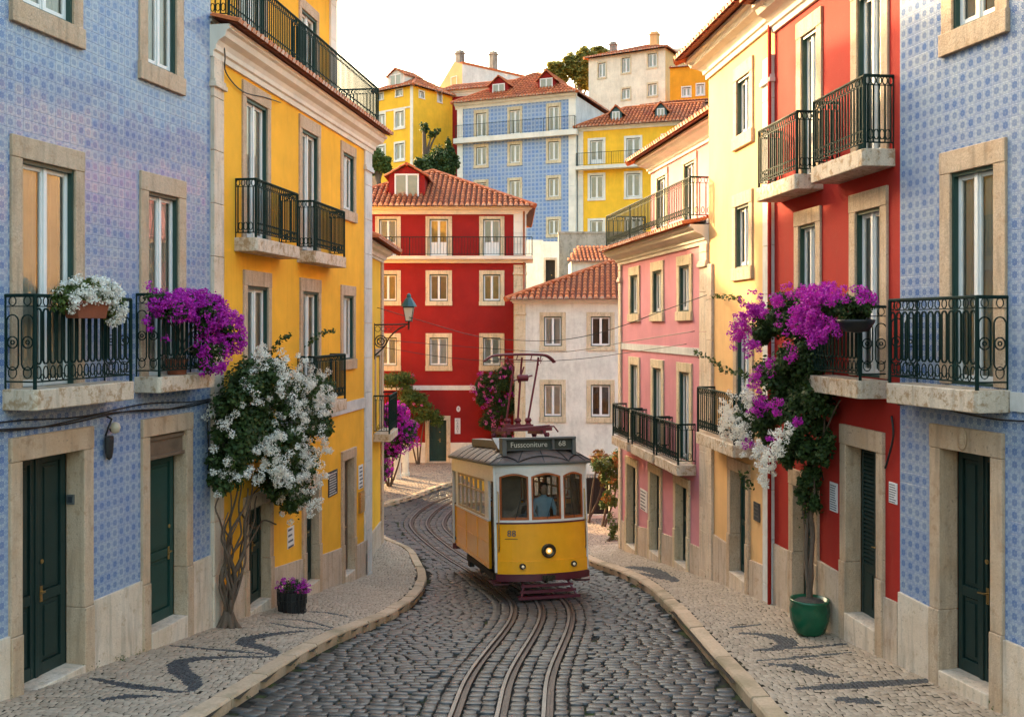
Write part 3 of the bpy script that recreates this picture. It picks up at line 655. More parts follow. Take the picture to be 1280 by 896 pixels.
    def hip(s, u0, u1, n0, n1, z, rise, hl=True, hr=True, pitch=.22, row=.4, ridge=True, back=True):
        """roof over the rectangle u0..u1, n0 (front) .. n1 (back); hl / hr: hipped ends"""
        D = (n0-n1)/2; rl = u0+(D if hl else 0); rr = u1-(D if hr else 0); mid = (n0+n1)/2
        if rl > rr: rl = rr = (u0+u1)/2
        A, B, C, Dd = (u0, -n0, z), (u1, -n0, z), (u1, -n1, z), (u0, -n1, z); E, F = (rl, -mid, z+rise), (rr, -mid, z+rise)
        mb = MB(); roof_slope(mb, [A, B, F, E] if rl != rr else [A, B, E], pitch, row)
        if back: mb.poly([C, Dd, E, F] if rl != rr else [C, Dd, E])
        if hl: roof_slope(mb, [Dd, A, E], pitch, row)
        else: mb.poly([Dd, A, E])
        if hr: roof_slope(mb, [B, C, F], pitch, row)
        else: mb.poly([B, C, F])
        if ridge:
            for p, q, c in ((E, F, rl != rr), (A, E, hl), (B, F, hr)):
                if c: mb.tube([p, q], pitch*.5, 6)
        return s.part(mb, 'roof', [M['tile'], M['ridge'], M['tgap']], fix=False)
    def dormer(s, roof, u0, u1, n, z0, z1, rise, deep, mat='dred', far=True, trim=None, roofmat='tile'):
        """gabled dormer: front at distance n, between u0 and u1"""
        mb = MB(); m = (u0+u1)/2; t = .16 if u1-u0 < 1.6 else .30
        mb.add([(u0, -n, z0), (u1, -n, z0), (u1, -n, z1), (m, -n, z1+rise*.85), (u0, -n, z1)], [(0, 1, 2, 3, 4)])
        mb.quad((u0, -n, z0), (u0, -n, z1), (u0, -n+deep, z1), (u0, -n+deep, z0)); mb.quad((u1, -n, z0), (u1, -n+deep, z0), (u1, -n+deep, z1), (u1, -n, z1))
        dm = s.part(mb, 'dormer', M[mat], roof, fix=False)
        r = MB(); o = .18
        for a, sg in ((u0-o, 1), (u1+o, -1)):
            zz = z1-o*rise/((u1-u0)/2)
            roof_slope(r, [(a, -n-.2, zz), (a, -n+deep, zz), (m, -n+deep, z1+rise), (m, -n-.2, z1+rise)], .24, .45)
        r.tube([(m, -n-.2, z1+rise), (m, -n+deep, z1+rise)], .10, 6)
        s.part(r, 'dormer_roof', [M[roofmat], M['ridge'], M['tgap']], dm, fix=False)
        w = MB(); a, b, c, d = u0+t, u1-t, z0+.12, z1-.02
        for bx in ((a, a+.08, c, d), (b-.08, b, c, d), (a, b, d, d+.08), (a, b, c-.08, c), ((a+b)/2-.05, (a+b)/2+.05, c, d)): w.box(bx[0], bx[1], n, n+.06, bx[2], bx[3])
        s.part(w, 'dormer_window', M['sash'], dm)
        w = MB(); w.quad((a, -n-.015, c), (b, -n-.015, c), (b, -n-.015, d), (a, -n-.015, d)); s.part(w, 'pane', M['glass'], dm, fix=False)
        w = MB(); w.quad((a, -n-.005, c), (b, -n-.005, c), (b, -n-.005, d), (a, -n-.005, d)); s.part(w, 'curtain', M['curtain'], dm, fix=False)
        return dm
    def chimney(s, parent, u, n, z0, z1, w=.7, d=.6, mat='gwhite'):
        mb = MB(); mb.box(u-w/2, u+w/2, n-d/2, n+d/2, z0, z1); mb.box(u-w/2-.08, u+w/2+.08, n-d/2-.08, n+d/2+.08, z1, z1+.14); mb.box(u-w/2+.05, u+w/2-.05, n-d/2+.05, n+d/2-.05, z1+.14, z1+.35)
        return s.part(mb, 'chimney', M[mat], parent)
def house(name, label, cat, p0, p1, zb, group=None):
    f = Face(None, p0, p1, zb); f.root = empty(name, (p0[0], p0[1], zb), f.ang(), label, cat, group); return f
def face_of(f, p0, p1):                                # another side of the same building
    g = Face(f.root, p0, p1, f.zb); a = g.ang()-f.ang(); d = g.p0-f.p0
    g.xf = Matrix.Translation((d.dot(f.d), d.dot(-f.n), 0)) @ Matrix.Rotation(a, 4, 'Z'); return g
GS = 'houses lining the cobbled street'; GH = 'houses on the hillside'

# ---- blue tiled house, left
f = house('tiled_house', 'blue tiled house at the left edge with stone framed windows and two flowered balconies', 'house', (float(ip(LBX, 7)), 7.0), (-4.985, 16.45), 2.0, GS)
U, Z = f.U, f.Z; LB = f
zt1, zb1 = Z(26, 198), Z(60, 487); z2b, z2t = Z(89, 32), Z(89, 32)+1.75
f.win(U(26), U(92), zb1+.02, zt1, .19, .27, 0, d=.055); f.win(U(184), U(222), zb1+.02, Z(184, 239), .20, .28, 0, d=.055)
f.win(U(26), U(90), z2b, z2t, .19, .27, .27, d=.055); f.win(U(183), U(219), Z(184, 80), Z(184, 80)+1.75, .20, .27, .27, d=.055)
du = U(-190)
for x0, x1 in ((du, du+.95),):
    f.win(x0, x1, zb1+.02, zt1, .19, .27, 0, d=.055); f.win(x0, x1, z2b, z2t, .19, .27, .27, d=.055)
zs = Z(46, 487, .44)
f.balcony(U(3), U(133), zs, .46, Z(46, 369, .46)-zs, .25); f.balcony(U(168), U(240), Z(205, 471, .42), .42, Z(205, 368, .42)-Z(205, 471, .42), .23)
zd1 = Z(60, 848); f.door(U(25), U(102), Z(50, 856), Z(102, 562), .2, .30, .24)
f.door(U(185), U(230.5), Z(205, 781), Z(200, 543), .19, .27, .19, leaf='green', header=.36, hz=1.0, leaves=1)
zp = Z(130, 744.5)
f.plinth([(0, U(25)-.2, zp, zp), (U(102)+.2, U(185)-.19, zp, zp), (U(230.5)+.19, f.L, zp-.05, zp-.05)], -.8, 'wstone')
zt = Z(100, 408)+8.0
f.wall(-1, zt, M['azul']); f.body(-1, zt, 10, M['trim']); f.cornice(0, f.L, zt, .5, .4)
f.hip(-.3, f.L+.2, .5, -10, zt+.5, 2.2, False, False, .25, .5)
cb = MB()
for k, (dz, nn) in enumerate(((0, .02), (-.05, .03), (-.02, .045))):
    cb.tube([(u, -nn, Z(60, 520)-.03+dz-.05*math.sin(u*2.2+k)*.6-.02*k) for u in np.linspace(U(-40), f.L-.05, 40)], .011, 4)
cb.tube([(f.L-.12+.02*math.sin(z*5), -.03, z) for z in np.linspace(Z(250, 505), Z(250, 590), 10)], .010, 4)
f.part(cb, 'cable', M['black'], smooth=True)

# ---- yellow house, left
f = house('yellow_house', 'tall yellow house on the left with green balconies and a railed roof terrace', 'house', (-4.985, 16.45), (-3.66, 25.8), .4, GS)
U, Z = f.U, f.Z; LY = f
zA = Z(307, 121.5); zA0 = Z(334, 297, 0)
sl_ = Z(324, 297, .42)
f.win(U(306.5), U(333), sl_+.02, zA, .16, .28, 0); f.win(U(376.5), U(396.5), sl_+.02, zA, .16, .28, 0); f.win(U(428), U(441.5), Z(435, 264), zA, .16, .24, .24)
zB = Z(308, 357); slc = Z(400, 506, .4)
f.win(U(308), U(334), slc, zB, .16, .28, 0); f.win(U(377.5), U(397), slc+.02, zB, .16, .28, 0); f.win(U(428), U(441), Z(435, 449), zB, .16, .24, .24)
f.balcony(U(293), U(350), sl_, .42, 1.02, .24, 'bars'); f.balcony(U(371), U(412), sl_, .40, 1.02, .24, 'bars'); f.balcony(U(371), U(413), slc, .40, 1.0, .24, 'bars')
f.door(U(309), U(335), Z(318, 758), Z(318, 634), .19, .26, .15); f.door(U(381), U(396.5), Z(386, 731), Z(386, 612), .19, .25, .14); f.door(U(429), U(441), Z(432, 718), Z(432, 575), .18, .24, .14, leaf='dwood', style='panel')
zt = Z(360, 120)+.02; zt = Z(290, 87)
g0 = .38
f.plinth([(g0, U(309)-.19, Z(296, 722), Z(303, 718)), (U(335)+.19, U(381)-.19, Z(343, 708), Z(374, 700)), (U(396.5)+.19, U(429)-.18, Z(404, 691), Z(425, 685)), (U(441)+.18, f.L-.42, Z(447, 680), Z(452, 678))], -1.5)
f.wall(-1.6, zt+.55, M['yellow']); f.body(-1.6, zt+.55, 9, M['cream'])
f.pilaster(0, g0, -.6, zt, .07); f.pilaster(U(455), f.L, -.8, zt, .04, 'gwhite')
f.band(g0, U(455)-.005, Z(450, 511), Z(450, 498), .03)
f.cornice(-.02, f.L+.02, zt, .52, .34, sk1=1)
mb = MB(); roof_slope(mb, [(-.05, -.46, zt+.53), (f.L+.4, -.46, zt+.53), (f.L+.1, .1, zt+.70), (-.05, .1, zt+.70)], .19, .6); f.part(mb, 'eave_tiles', [M['tile'], M['ridge'], M['tgap']], fix=False)
zr = zt+.72
mb = MB(); mb.box(-.0, f.L, -.95, .02, zr-.14, zr); f.part(mb, 'terrace_floor', M['trim'])
r = MB(); f.rails(r, [(.35, -.6), (.35, .16), (U(372), .16)], zr, 1.0, 'bars', False); f.rails(r, [(U(374, .16), .0), (U(374, .16), .16), (f.L+.12, .16), (f.L+.12, -.9)], zr, 1.0, 'bars', False); f.part(r, 'terrace_railing', M['iron'], fix=False)
# attic storey set back behind the terrace
n_ = Vector((f.d.y, -f.d.x)); a0 = f.p0-n_*.95; a1 = f.p1-n_*.95
at = face_of(f, (a0.x, a0.y), (a1.x, a1.y)); U2 = at.U
za = at.Z(427, 9)
at.win(U2(300), U2(330), zr, zr+2.3, .15, .24, 0); at.win(U2(376), U2(395), zr, zr+2.3, .15, .24, 0)
at.wall(zt+.3, za, M['yellow']); at.body(zt+.3, za, 8, M['yellow']); at.pilaster(at.L-.5, at.L, zr, za, .05, 'trim', False); at.cornice(-.02, at.L+.02, za, .4, .38, sk1=1)
at.hip(-.2, at.L+.5, .55, -8, za+.4, 1.7, False, True, .22, .45)
cb = MB(); cb.tube(spline([(.25, -.09, zt+.5), (.3, -.12, zt+.1), (.5, -.05, zt-.15), (1.2, -.04, zt-.3), (2.2, -.05, zt-.18), (3.0, -.05, zt-.1)], 5), .012, 4); f.part(cb, 'cable', M['black'], smooth=True); cb = MB()
cb.tube(spline([(.42, -.03, Z(300, 300)), (.45, -.03, Z(300, 340)), (.40, -.03, Z(300, 400)), (.44, -.03, Z(300, 440))], 4), .010, 4)
f.part(cb, 'cable', M['black'], smooth=True)

# ---- narrow yellow house further down, left
f = house('narrow_house', 'narrow pale yellow house behind the tall yellow one with one green balcony', 'house', (-4.0, 26.0), (-4.0, 30.7), .2, GS)
U, Z = f.U, f.Z
f.wall(-1, Z(470, 325), M['byellow']); 
zt = Z(470, 325); f.body(-1, zt, 7, M['trim']); f.cornice(0, f.L, zt, .35, .3, sk1=1); f.hip(-.2, f.L+.45, .5, -7, zt+.35, 1.8, False, True)
f.balcony(2.7, 4.55, Z(470, 540, .0), .5, 1.1, .22, 'bars'); f.pilaster(f.L-.45, f.L, -.5, zt, .05, 'stone', False); f.plinth([(0, f.L-.46, 1.0, .9)], -1)
f.win(3.1, 4.0, Z(470, 538), Z(470, 538)+2.2, .15, .2, 0); 
n_ = f.n; a0 = f.p0-n_*2.4; a1 = f.p1-n_*2.4; at = face_of(f, (a0.x, a0.y), (a1.x, a1.y)); ta = CAMZ+7.3-f.zb  # attic block added out of view to throw shade on the right facades
at.wall(zt, ta, M['byellow']); at.body(zt, ta, 6, M['trim']); at.hip(-.2, at.L+.3, .4, -6, ta, .9, False, True)
# ---- deep red house at the end of the street
f = house('deep_red_house', 'deep red house closing the street, with a long balcony and one roof dormer', 'house', (-9.5, 50.0), (.70, 50.0), .1, GS); RH = f
U, Z = f.U, f.Z
cols = [(474, 496), (537, 560), (604, 625.5)]
for i, (a, b) in enumerate(cols+[(411, 433)]):
    f.win(U(a), U(b), Z(560, 321), Z(560, 274), .2, .14, 0, 'lime', panel=.62, curtain='curtain' if i != 1 else 'wcurtain')
    f.win(U(a), U(b), Z(560, 376.5), Z(560, 343), .2, .2, .22, 'lime', curtain='wcurtain'); f.win(U(a), U(b), Z(560, 457), Z(560, 422), .2, .22, .26, 'lime')
f.door(U(536.5), U(558), Z(547, 577), Z(547, 525), .2, .22, .25, 'lime', 'green')
zc = Z(560, 268); f.wall(-1, zc+.2, M['dred']); f.body(-1, zc+.2, 10, M['white'])
f.cornice(-.02, f.L+.02, zc, .36, .35, sk1=1); f.pilaster(U(642), f.L+.02, -.3, Z(650, 331), .06, 'lime'); f.pilaster(U(642), f.L+.02, Z(650, 319), zc, .06, 'trim', False); f.band(0, U(642)-.005, Z(560, 487.5), Z(560, 481.7), .03)
f.plinth([(0, U(536.5)-.2, Z(520, 553), Z(520, 553)), (U(558)+.2, U(642), Z(520, 553), Z(520, 553))], -1, 'white')
zb_ = Z(560, 320.5)
mb = MB(); mb.prof([(-.02, zb_-.34), (.1, zb_-.34), (.2, zb_-.2), (.42, zb_-.16), (.45, zb_), (-.02, zb_)], U(455), f.L+.35); b = f.part(mb, 'balcony', M['trim'])
r = MB(); f.rails(r, [(U(455), .42), (U(490, .42), .42), (U(512, .42), .42), (U(535, .42), .42), (U(566, .42), .42), (U(599, .42), .42), (U(632, .42), .42), (f.L+.3, .42), (f.L+.3, 0)], zb_, .93, 'far', False); f.part(r, 'railing', M['iron'], b, fix=False)
zr = zc+.36
rf = f.hip(-.4, f.L+.45, .6, -10.4, zr, f.Z(538, 213, -5.2)-zr-.1, True, True, .27, .42)
hn = -.9
f.dormer(rf, U(486, hn), U(531, hn), hn, Z(509, 255, hn), Z(509, 219, hn), .55, 4.2)
mb = MB(); mb.tube([(f.L-.10, -.09, -.2), (f.L-.10, -.09, zc+.2)], .05, 7); f.part(mb, 'drainpipe', M['wood'], smooth=True)
# ---- white house
f = house('white_house', 'weathered white house behind the tram with tan window frames and a clay tile roof', 'house', (.13, 46.4), (8.4, 45.6), .1, GS)
U, Z = f.U, f.Z
for a, b, c in ((680, 702, 'curtain'), (738.6, 763, 'dwood')):
    f.win(U(a), U(b), Z(690, 432.6), Z(690, 395.6), .2, .2, .2, 'lime', curtain=c); f.win(U(a), U(b), Z(690, 520.6), Z(690, 480.5), .2, .23, .26, 'lime', curtain=c)
zc = Z(690, 380); f.wall(-1, zc+.2, M['white']); f.body(-1, zc+.2, 9, M['white']); f.pilaster(0, U(657), -.3, zc, .06, 'lime'); f.cornice(0, f.L, zc, .22, .25, sk0=1)
rf = f.hip(-.4, f.L+.2, .5, -9, zc+.22, 1.95, True, False, .27, .42)
# ---- pink house, right
f = house('pink_house', 'pink house on the right with three small balconies and a railed roof terrace', 'house', (3.219, 29.66), (4.311, 21.8), .2, GS); PK = f
U, Z = f.U, f.Z
for (a, b) in ((789, 798), (817, 827.5), (850, 862.5)):
    f.win(U(a), U(b), Z(822, 391), Z(822, 338.5), .2, .24, .22, 'lime'); f.win(U(a), U(b), Z(822, 560), Z(822, 460), .2, .22, 0, 'lime')
zs = Z(858, 576)
for a, b in ((783, 804), (808, 838), (840, 870)): f.balcony(U(a), U(b), zs, .45, .92, .24, 'bars', 'slab')
for a, b, yt, yb in ((785, 796, 582, 683), (814, 825.6, 592, 691), (846, 860, 607, 705)): f.door(U(a), U(b), Z((a+b)/2, yb), Z((a+b)/2, yt), .18, .22, .16, 'lime', 'dgreen')
f.plinth([(.3, U(785)-.18, Z(785, 655), Z(785, 655)), (U(796)+.18, U(814)-.18, Z(799, 658), Z(812, 661)), (U(825.6)+.18, U(846)-.18, Z(830, 667), Z(843, 671)), (U(860)+.18, f.L-.5, Z(864, 679), Z(870, 680))], -1.5)
zc = Z(779, 331); f.wall(-1.5, zc+.5, M['pink']); f.body(-1.5, zc+.5, 8, M['pink']); f.pilaster(0, .28, -.8, zc, .06, 'wstone'); f.pilaster(f.L-.48, f.L, -.8, zc, .06, 'wstone')
f.band(.29, f.L-.49, Z(774, 436), Z(774, 428.5), .03); f.cornice(-.02, f.L, zc, .42, .42, sk0=1)
mb = MB(); roof_slope(mb, [(-.5, -.52, zc+.42), (f.L-.1, -.52, zc+.42), (f.L-.1, .1, zc+.56), (-.1, .1, zc+.56)], .19, .6); f.part(mb, 'eave_tiles', [M['tile'], M['ridge'], M['tgap']], fix=False)
zr = zc+.55; mb = MB(); mb.box(0, f.L, -.98, .02, zr-.1, zr); f.part(mb, 'terrace_floor', M['trim'])
r = MB(); f.rails(r, [(-.1, -.8), (-.1, .38), (f.L*.33, .38), (f.L*.66, .38), (f.L-.12, .38), (f.L-.12, -.9)], zr, .92, 'bars', False); f.part(r, 'terrace_railing', M['iron'], fix=False)
n_ = f.n; a0 = f.p0-n_*.95; a1 = f.p1-n_*.95; at = face_of(f, (a0.x, a0.y), (a1.x, a1.y)); V2 = at.U
za = zc+2.75
for a, b in ((822, 833), (856, 869)): at.win(V2(a), V2(b), zr, at.Z(845, 212), .18, .2, 0, 'lime')
at.wall(zc+.3, za, M['pink']); at.body(zc+.3, za, 7, M['pink']); at.cornice(-.02, at.L, za, .4, .4, sk0=1)
at.hip(-.55, at.L, .6, -7.2, za+.4, 1.5, True, False)
# ---- cream house, right
f = house('cream_house', 'cream yellow house between the pink and red houses with a dark tiled eave', 'house', (4.311, 21.8), (4.712, 17.87), .9, GS); CR = f
U, Z = f.U, f.Z
f.win(U(922), U(938), Z(930, 167), Z(930, 96), .2, .27, .26); f.win(U(920.5), U(937.5), Z(930, 334), Z(930, 256), .19, .25, .25)
slb = Z(915, 556, .42); f.win(U(922), U(938), slb, slb+2.2, .19, .25, 0); f.balcony(U(893), U(943), slb, .42, .95, .24, 'bars', 'slab')
f.door(U(915), U(934), Z(927, 722), Z(927, 592), .19, .25, .18, leaf='green')
zc = Z(884, 101); f.plinth([(.4, U(915)-.19, Z(900, 672), Z(912, 680)), (U(934)+.19, f.L-.5, Z(940, 700), Z(957, 707))], -1.2)
f.wall(-1.5, zc+.4, M['cream']); f.body(-1.5, zc+.4, 8, M['cream']); f.pilaster(0, .36, -.8, Z(888, 330), .06, 'wstone', False); f.pilaster(U(957), f.L, -.8, Z(965, 70), .06, 'gwhite')
f.cornice(-.02, f.L+.02, zc, .5, .42, sk0=1); f.hip(-.5, f.L, .62, -8, zc+.5, 1.1, True, False, .2, .42)
mb = MB(); mb.tube([(f.L-.02, -.085, .9), (f.L-.02, -.085, zc)], .035, 7); f.part(mb, 'drainpipe', M['red'], smooth=True)
# ---- red house, right
f = house('red_house', 'red house on the right with two upper iron balconies and a bougainvillea by its door', 'house', (4.712, 17.87), (5.244, 13.45), 1.9, GS); RR = f
U, Z = f.U, f.Z
su1 = Z(980, 232, .45); su2 = Z(1060, 182, .45); su = (su1+su2)/2
zt = Z(1022, 34)
f.win(U(1003), U(1022), su, zt, .2, .28, 0); f.win(U(1073), U(1103), su, zt, .2, .28, 0)
f.balcony(U(976), U(1029), su, .46, 1.0, .24, 'bars', 'slab'); f.balcony(U(1048), U(1119), su, .46, 1.0, .24, 'bars', 'slab')
zm = Z(1000, 283); sm = Z(1074, 476, .44)
f.win(U(1000), U(1021), sm-.5, zm, .19, .25, 0); f.win(U(1071), U(1102), sm+.02, zm, .2, .27, 0)
f.balcony(U(1040), U(1112), sm, .45, 1.02, .25, 'loop', 'slab')
f.door(U(1060), U(1098), Z(1085, 780), Z(1085, 562), .2, .3, .21, style='slat'); f.door(U(994), U(1018), Z(1010, 755), Z(1010, 612), .2, .27, .16)
f.plinth([(.02, U(994)-.2, Z(980, 685), Z(985, 687)), (U(1018)+.2, U(1060)-.2, Z(1025, 700), Z(1052, 716)), (U(1098)+.2, f.L-.01, Z(1108, 746), Z(1120, 751))], -1.2)
zc = Z(972, 39); f.wall(-1.2, zc+.4, M['red']); f.body(-1.2, zc+.4, 9, M['red']); f.cornice(0, f.L, zc, .5, .42); f.hip(0, f.L, .62, -9, zc+.5, 1.1, False, False, .2, .42)
cb = MB(); cb.tube(spline([(U(1118), -.04, Z(1118, 520)), (U(1121), -.05, Z(1121, 545)), (U(1113), -.04, Z(1113, 575)), (U(1110), -.04, Z(1110, 585))], 5), .016, 5); f.part(cb, 'cable', M['black'], smooth=True); cb = MB()
cb.tube(spline([(U(1030), -.05, Z(1030, 490)), (U(1036), -.05, Z(1036, 540)), (U(1030), -.05, Z(1030, 580)), (U(1033), -.05, Z(1033, 600))], 5), .013, 5)
f.part(cb, 'cable', M['black'], smooth=True)
# ---- blue tiled house, right
p1 = (float(ip(RBX, 7)), 7.0)
f = house('tiled_house', 'blue tiled house at the right edge with one green balcony and a double door', 'house', (5.244, 13.45), p1, 2.3, GS); RB = f
U, Z = f.U, f.Z
sb = Z(1215, 488, .46); f.win(U(1190), U(1244), sb+.02, Z(1190, 217), .2, .28, 0, d=.055); f.win(U(1192), U(1246), Z(1198, 37), Z(1198, 37)+1.8, .2, .28, .28, d=.055)
f.balcony(U(1144), U(1263), sb, .46, Z(1217, 371, .46)-sb, .26)
f.door(U(1178), U(1241), Z(1210, 852), Z(1178, 560), .2, .3, .23)
zp = Z(1140, 745); f.plinth([(0, U(1178)-.2, zp, zp-.04), (U(1241)+.2, f.L, zp-.05, zp-.05)], -.8, 'wstone')
du = U(1241)+1.6; f.win(du, du+1.0, sb+.02, Z(1190, 217), .2, .28, 0, d=.055); f.win(du, du+1.0, Z(1198, 37), Z(1198, 37)+1.8, .2, .28, .28, d=.055)
zt = Z(1130, 408)+6.3; f.wall(-1, zt, M['azul']); f.body(-1, zt, 10, M['trim']); f.cornice(0, f.L, zt, .5, .4); f.hip(0, f.L, .5, -10, zt+.5, 1.2, False, False, .25, .5)
f.band(U(1265), f.L, Z(1270, 514), Z(1270, 490), .03)
mb = MB(); mb.lathe([(0, 0), (.10, 0), (.11, .02), (.085, .03), (.07, .02), (.05, .045), (0, .05)], (0, 0, 0), 20, axis='y'); 
for i, v in enumerate(mb.v): mb.v[i] = (v[0]*.8+U(1208), -v[1]-.05, v[2]*1.3+Z(1208, 548))
f.part(mb, 'door_crest', M['stone'], smooth=True)
cb = MB(); cb.tube([(u, -.03-.01*math.sin(u*7), Z(1140, 500)-.08+.03*math.sin(u*2.6)) for u in np.linspace(0, 3, 24)], .012, 4); f.part(cb, 'cable', M['black'])

# ---- hillside
f = house('tiled_house', 'far blue tiled house on the hill with two red dormers and a long railing', 'house', (-4.94, 90.4), (5.53, 86.0), 11, GH)
U, Z = f.U, f.Z; BH = f
for (a, b) in ((595, 608), (637, 650), (685.5, 698.5)):
    f.win(U(a), U(b), Z(640, 168), Z(640, 138), .22, .3, 0, 'lime', far=True, sw=.08, d=.1)
    for yb, yt in ((204, 181), (249, 226), (295, 277)): f.win(U(a), U(b), Z(640, yb), Z(640, yt), .22, .26, .26, 'lime', far=True, sw=.08, d=.1)
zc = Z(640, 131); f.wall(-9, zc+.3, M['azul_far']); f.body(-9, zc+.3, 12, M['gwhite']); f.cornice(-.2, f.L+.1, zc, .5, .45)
f.pilaster(0, .55, -9, zc, .1, 'trim', False); f.pilaster(f.L-.65, f.L, -9, zc, .1, 'trim', False)
zb_ = Z(640, 169); mb = MB(); mb.box(-.2, f.L+.2, -.02, .5, zb_-.45, zb_); b = f.part(mb, 'balcony', M['trim'])
r = MB(); f.rails(r, [(0, .0), (0, .45), (f.L*.25, .45), (f.L*.5, .45), (f.L*.75, .45), (f.L, .45), (f.L, 0)], zb_, 1.15, 'far', False); f.part(r, 'railing', M['iron'], b, fix=False)
rf = f.hip(-.4, f.L+.3, .6, -11, zc+.5, 3.4, True, True, .32, .6)
for a, b, y1, y0 in ((612, 635, 107, 128), (673, 693, 100, 121)): f.dormer(rf, U(a, -1), U(b, -1), -1.0, Z(a, y0, -1), Z(a, y1, -1), .75, 4.5, roofmat='tile')
f = house('yellow_house', 'far yellow house on the hill above the deep red house, its corner facing us', 'house', (-13.02, 95.8), (-9.27, 93.0), 13, GH)
U, Z = f.U, f.Z; g = face_of(f, (-9.27, 93.0), (-5.6, 97.9)); Ug, Zg = g.U, g.Z
for a, b in ((472, 481), (494, 505)):
    f.win(U(a), U(b), Z(490, 161), Z(490, 141), .15, .2, .2, 'trim', far=True, sw=.1, d=.1); f.win(U(a), U(b), Z(490, 201), Z(490, 181), .15, .2, .2, 'trim', far=True, sw=.1, d=.1); f.win(U(a+1), U(b-2), Z(490, 122), Z(490, 114), .1, .1, .1, 'trim', far=True, d=.1)
g.win(Ug(524), Ug(530), Zg(525, 122), Zg(525, 114), .1, .1, .1, 'trim', far=True, d=.1); g.win(Ug(547), Ug(552), Zg(550, 128), Zg(550, 113), .1, .1, .1, 'trim', far=True, d=.1)
zc = Z(516, 107); f.wall(-6, zc, M['byellow']); g.wall(-6, zc, M['byellow'])
mb = MB(); mb.poly([(0, 0, zc), (f.L, 0, zc), (f.L, 6.1, zc), (0, 6.1, zc)]); mb.quad((0, 0, -6), (0, 0, zc), (0, 6.1, zc), (0, 6.1, -6)); mb.quad((0, 6.1, -6), (0, 6.1, zc), (f.L, 6.1, zc), (f.L, 6.1, -6)); f.part(mb, 'side_wall', M['byellow'], fix=False)
f.band(f.L-.3, f.L+.02, -6, zc, .05, 'trim', 'pilaster'); f.band(0, f.L, Z(500, 137), Z(500, 135), .04, 'trim')
rf = f.hip(-.3, f.L+.4, .4, -6.4, zc, 1.7, True, True, .32, .6); f.dormer(rf, .9, 3.0, -.6, zc+.35, zc+1.5, .6, 2.5, 'trim')
f = house('red_house', 'small slice of far red house between the yellow and the blue hillside houses', 'house', (-5.9, 97.6), (1.0, 95.2), 14, GH)
Z = f.Z; zc = Z(572, 121); f.wall(-6, zc, M['dred']); f.body(-6, zc, 6, M['gwhite']); f.win(.9, 1.9, Z(572, 175), Z(572, 148), .15, .2, .2, 'trim', far=True, d=.1)
f.cornice(-.1, f.L, zc, .6, .3); f.hip(-1.0, f.L+.3, .5, -6, zc+.6, 1.2, False, False, .32, .6)
f = house('gabled_house', 'far white and cream gabled house with two chimneys on the skyline', 'house', (-8.87, 113.8), (-5.5, 110.0), 20, GH)
U, Z = f.U, f.Z; g = face_of(f, (-5.5, 110.0), (3.6, 118.0))
zc = Z(578, 80); mb = MB(); L = f.L
mb.poly([(0, 0, -8), (L, 0, -8), (L, 0, zc), (L*.72, 0, zc+.5), (0, 0, zc-2.6)]); f.part(mb, 'wall', M['cream'], fix=False)
g.wall(-8, zc, M['gwhite']); mb = MB(); mb.box(0, g.L, .05, -.5, zc, zc+.25); g.part(mb, 'parapet', M['tile'])
mb = MB(); mb.poly([(0, 0, zc-2.6), (L*.72, 0, zc+.5), (L*.72, 10, zc+.5), (0, 10, zc-2.6)]); mb.poly([(L*.72, 0, zc+.5), (L, 0, zc), (L, 10, zc), (L*.72, 10, zc+.5)]); rf = f.part(mb, 'roof', M['tile'], fix=False)
f.chimney(rf, L*.72, -.8, zc-.3, zc+1.5, .85, .7, 'concrete'); g.chimney(rf, g.U(621), -.6, zc-1.5, zc+2.0, .7, .7, 'concrete')
f.win(L*.62, L*.8, zc-2.4, zc-1.2, .1, .1, .1, 'trim', far=True, d=.1, curtain='dark')
f = house('yellow_house', 'bright yellow hillside house with teal dormers, right of the far blue one', 'house', (5.75, 86.3), (15.6, 82.9), 11, GH)
U, Z = f.U, f.Z
for i, (a, b) in enumerate(((737.5, 754), (783, 800), (829, 846))):
    f.win(U(a), U(b), Z(770, 204), Z(770, 174), .2, .2, 0, 'trim', far=True, sw=.08, d=.1, panel=.3); f.win(U(a), U(b), Z(770, 247), Z(770, 218), .2, .2, .2, 'trim', far=True, sw=.08, d=.1); f.win(U(a), U(b), Z(770, 306), Z(770, 275), .2, .2, .2, 'trim', far=True, sw=.08, d=.1)
zc = Z(770, 162); f.wall(-9, zc+.2, M['byellow']); f.body(-9, zc+.2, 7, M['trim']); f.cornice(-.1, f.L, zc, .3, .3); f.pilaster(0, .45, -9, zc, .1, 'trim', False)
zb_ = Z(770, 207); mb = MB(); mb.box(-.1, f.L, -.02, .75, zb_-.3, zb_); b = f.part(mb, 'balcony', M['trim'])
r = MB(); f.rails(r, [(0, 0), (0, .7), (f.L*.3, .7), (f.L*.6, .7), (f.L, .7)], zb_, 1.1, 'far', False); f.part(r, 'railing', M['iron'], b, fix=False)
rf = f.hip(-.3, f.L, .5, -7, zc+.3, 2.2, True, False, .32, .6)
for a, b, y0, y1 in ((763, 777, 155, 141), (819, 833, 151, 137)): f.dormer(rf, U(a, -.6), U(b, -.6), -.6, Z(a, y0, -.6), Z(a, y1, -.6), .55, 2.8, 'teal')
f = house('roofed_shed', 'low white annex with a wide clay roof above the yellow hillside house', 'house', (13.6, 98.0), (20.6, 96.0), 18, GH)
Z = f.Z; zc = Z(855, 131); f.wall(-6, zc, M['gwhite']); f.body(-6, zc, 6, M['gwhite']); f.hip(-.9, f.L+.3, .6, -6, zc, .95, True, False, .32, .6)
f = house('cream_house', 'cream hilltop house with a hipped clay roof, highest on the skyline', 'house', (8.9, 115.6), (17.1, 111.0), 28, GH)
U, Z = f.U, f.Z
